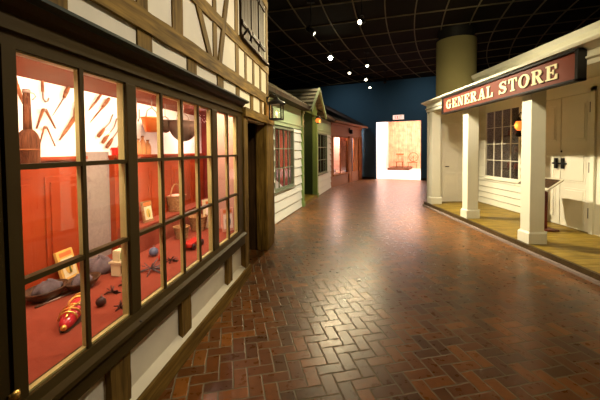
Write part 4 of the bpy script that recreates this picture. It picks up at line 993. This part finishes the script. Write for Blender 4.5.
# spots added without fixtures, mostly out of view, to brighten facades, floor and column
for p, tgt, wt, cone, col in (((2.2, 2.6, 4.7), (-.8, 2.6, 2.7), 470, 62, (1, .86, .68)), ((2.6, 4.2, 4.7), (-.55, 5.0, 2.7), 520, 50, (1, .84, .5)),
                    ((-.1, 1.6, 4.6), (3.6, 5.4, 2.3), 420, 60, WARM), ((2.4, 6.2, 4.7), (-.3, 7.9, 1.2), 1150, 50, (1, .9, .70)), ((3.4, 9.0, 4.7), (.9, 12.0, 1.3), 600, 55, (1, .86, .6)),
                    ((1.0, .0, 4.7), (2.0, 3.5, 0), 160, 90, (1, .72, .4)), ((2.6, 5.6, 4.6), (4.6, 9.6, 4.3), 130, 40, (1, .85, .5)), ((1.9, 1.2, 4.6), (-.45, 5.6, 1.3), 420, 30, WARM), ((.6, 3.2, 4.6), (3.7, 6.4, 2.3), 520, 60, (1, .87, .62)), ((1.9, 4.6, 3.9), (4.4, 9.2, 1.2), 330, 34, (1, .85, .68))):
    o = light('SPOT', 'added_spot', p, wt, col, spot_size=math.radians(cone), spot_blend=.8, shadow_soft_size=.06); aim(o, tgt)
# display lighting: strip lamps just behind the bay fascia
for Y in (1.35, 2.1, 2.9, 3.7):
    p = A.p(s_(Y), .14, 2.08)
    o = light('AREA', 'display_strip', p, 27, (1, .78, .55), shape='RECTANGLE', size=.6, size_y=.06); aim(o, A.p(s_(Y)+.3, DB, 1.55))
p = A.p(s_(4.5), .7, 2.05); o = light('AREA', 'display_strip', p, 16, (1, .75, .65), size=.3); aim(o, A.p(s_(4.2), .4, .8))
# glow of lanterns
light('POINT', 'lantern_glow', Gs.p(-7.32, WX-.25, 2.1), 5, (1, .45, .15), shadow_soft_size=.06)
light('POINT', 'lantern_glow', A.p(s_(5.2), -.17, 2.2), 3, (1, .6, .25), shadow_soft_size=.03)
light('POINT', 'lantern_glow', G.p(gx-.05, -.42, 2.45), 8, (1, .5, .2), shadow_soft_size=.05)
# house windows
light('POINT', 'house_lamp', G.p(g_(7.6), .5, 2.3), 1.5, (1, .6, .3), shadow_soft_size=.1)
light('POINT', 'house_lamp', G.p(g_(12), .5, 2.3), 5, (1, .55, .3), shadow_soft_size=.1)
light('POINT', 'house_lamp', G.p(gx, .4, 2.4), 5, (1, .75, .35), shadow_soft_size=.1)
light('POINT', 'house_lamp', Rf.p(r_(15.4), .6, 2.45), 120, (1, .70, .62), shadow_soft_size=.15)
light('POINT', 'house_lamp', Rf.p(r_(16.9), .6, 2.4), 90, (1, .70, .6), shadow_soft_size=.15)
light('POINT', 'store_lamp', Gs.p(-8.1, WX+.3, 2.70), 5, (.9, .55, .75), shadow_soft_size=.1)
# room beyond
o = light('AREA', 'room_light', B.p(5.0, 6, 4.5), 1200, (1, .80, .72), shape='RECTANGLE', size=4, size_y=8); aim(o, B.p(5.0, 6, 0))
o = light('AREA', 'room_light', B.p(4.6, 2.0, 4.4), 350, (1, .80, .76), size=1.5); aim(o, B.p(4.3, 2, 0))

for X, Y in ((1.5, 15.6), (5.2, 13.9)):  # added spots without fixtures, brightening the blue wall from above
    o = light('SPOT', 'added_wall_spot', (X, Y, 4.6), 110, (1, .95, .88), spot_size=math.radians(110), spot_blend=1, shadow_soft_size=.1); aim(o, (X+1.4, Y+2.8, 3.0))
wd_ = bpy.data.worlds.new('world'); S.world = wd_; wd_.use_nodes = True
wd_.node_tree.nodes['Background'].inputs[0].default_value = (.9, .7, .5, 1); wd_.node_tree.nodes['Background'].inputs[1].default_value = .02
S.view_settings.view_transform = 'Standard'; S.view_settings.look = 'None'; S.view_settings.gamma = 1; S.view_settings.use_curve_mapping = False
S.view_settings.exposure = 0.0
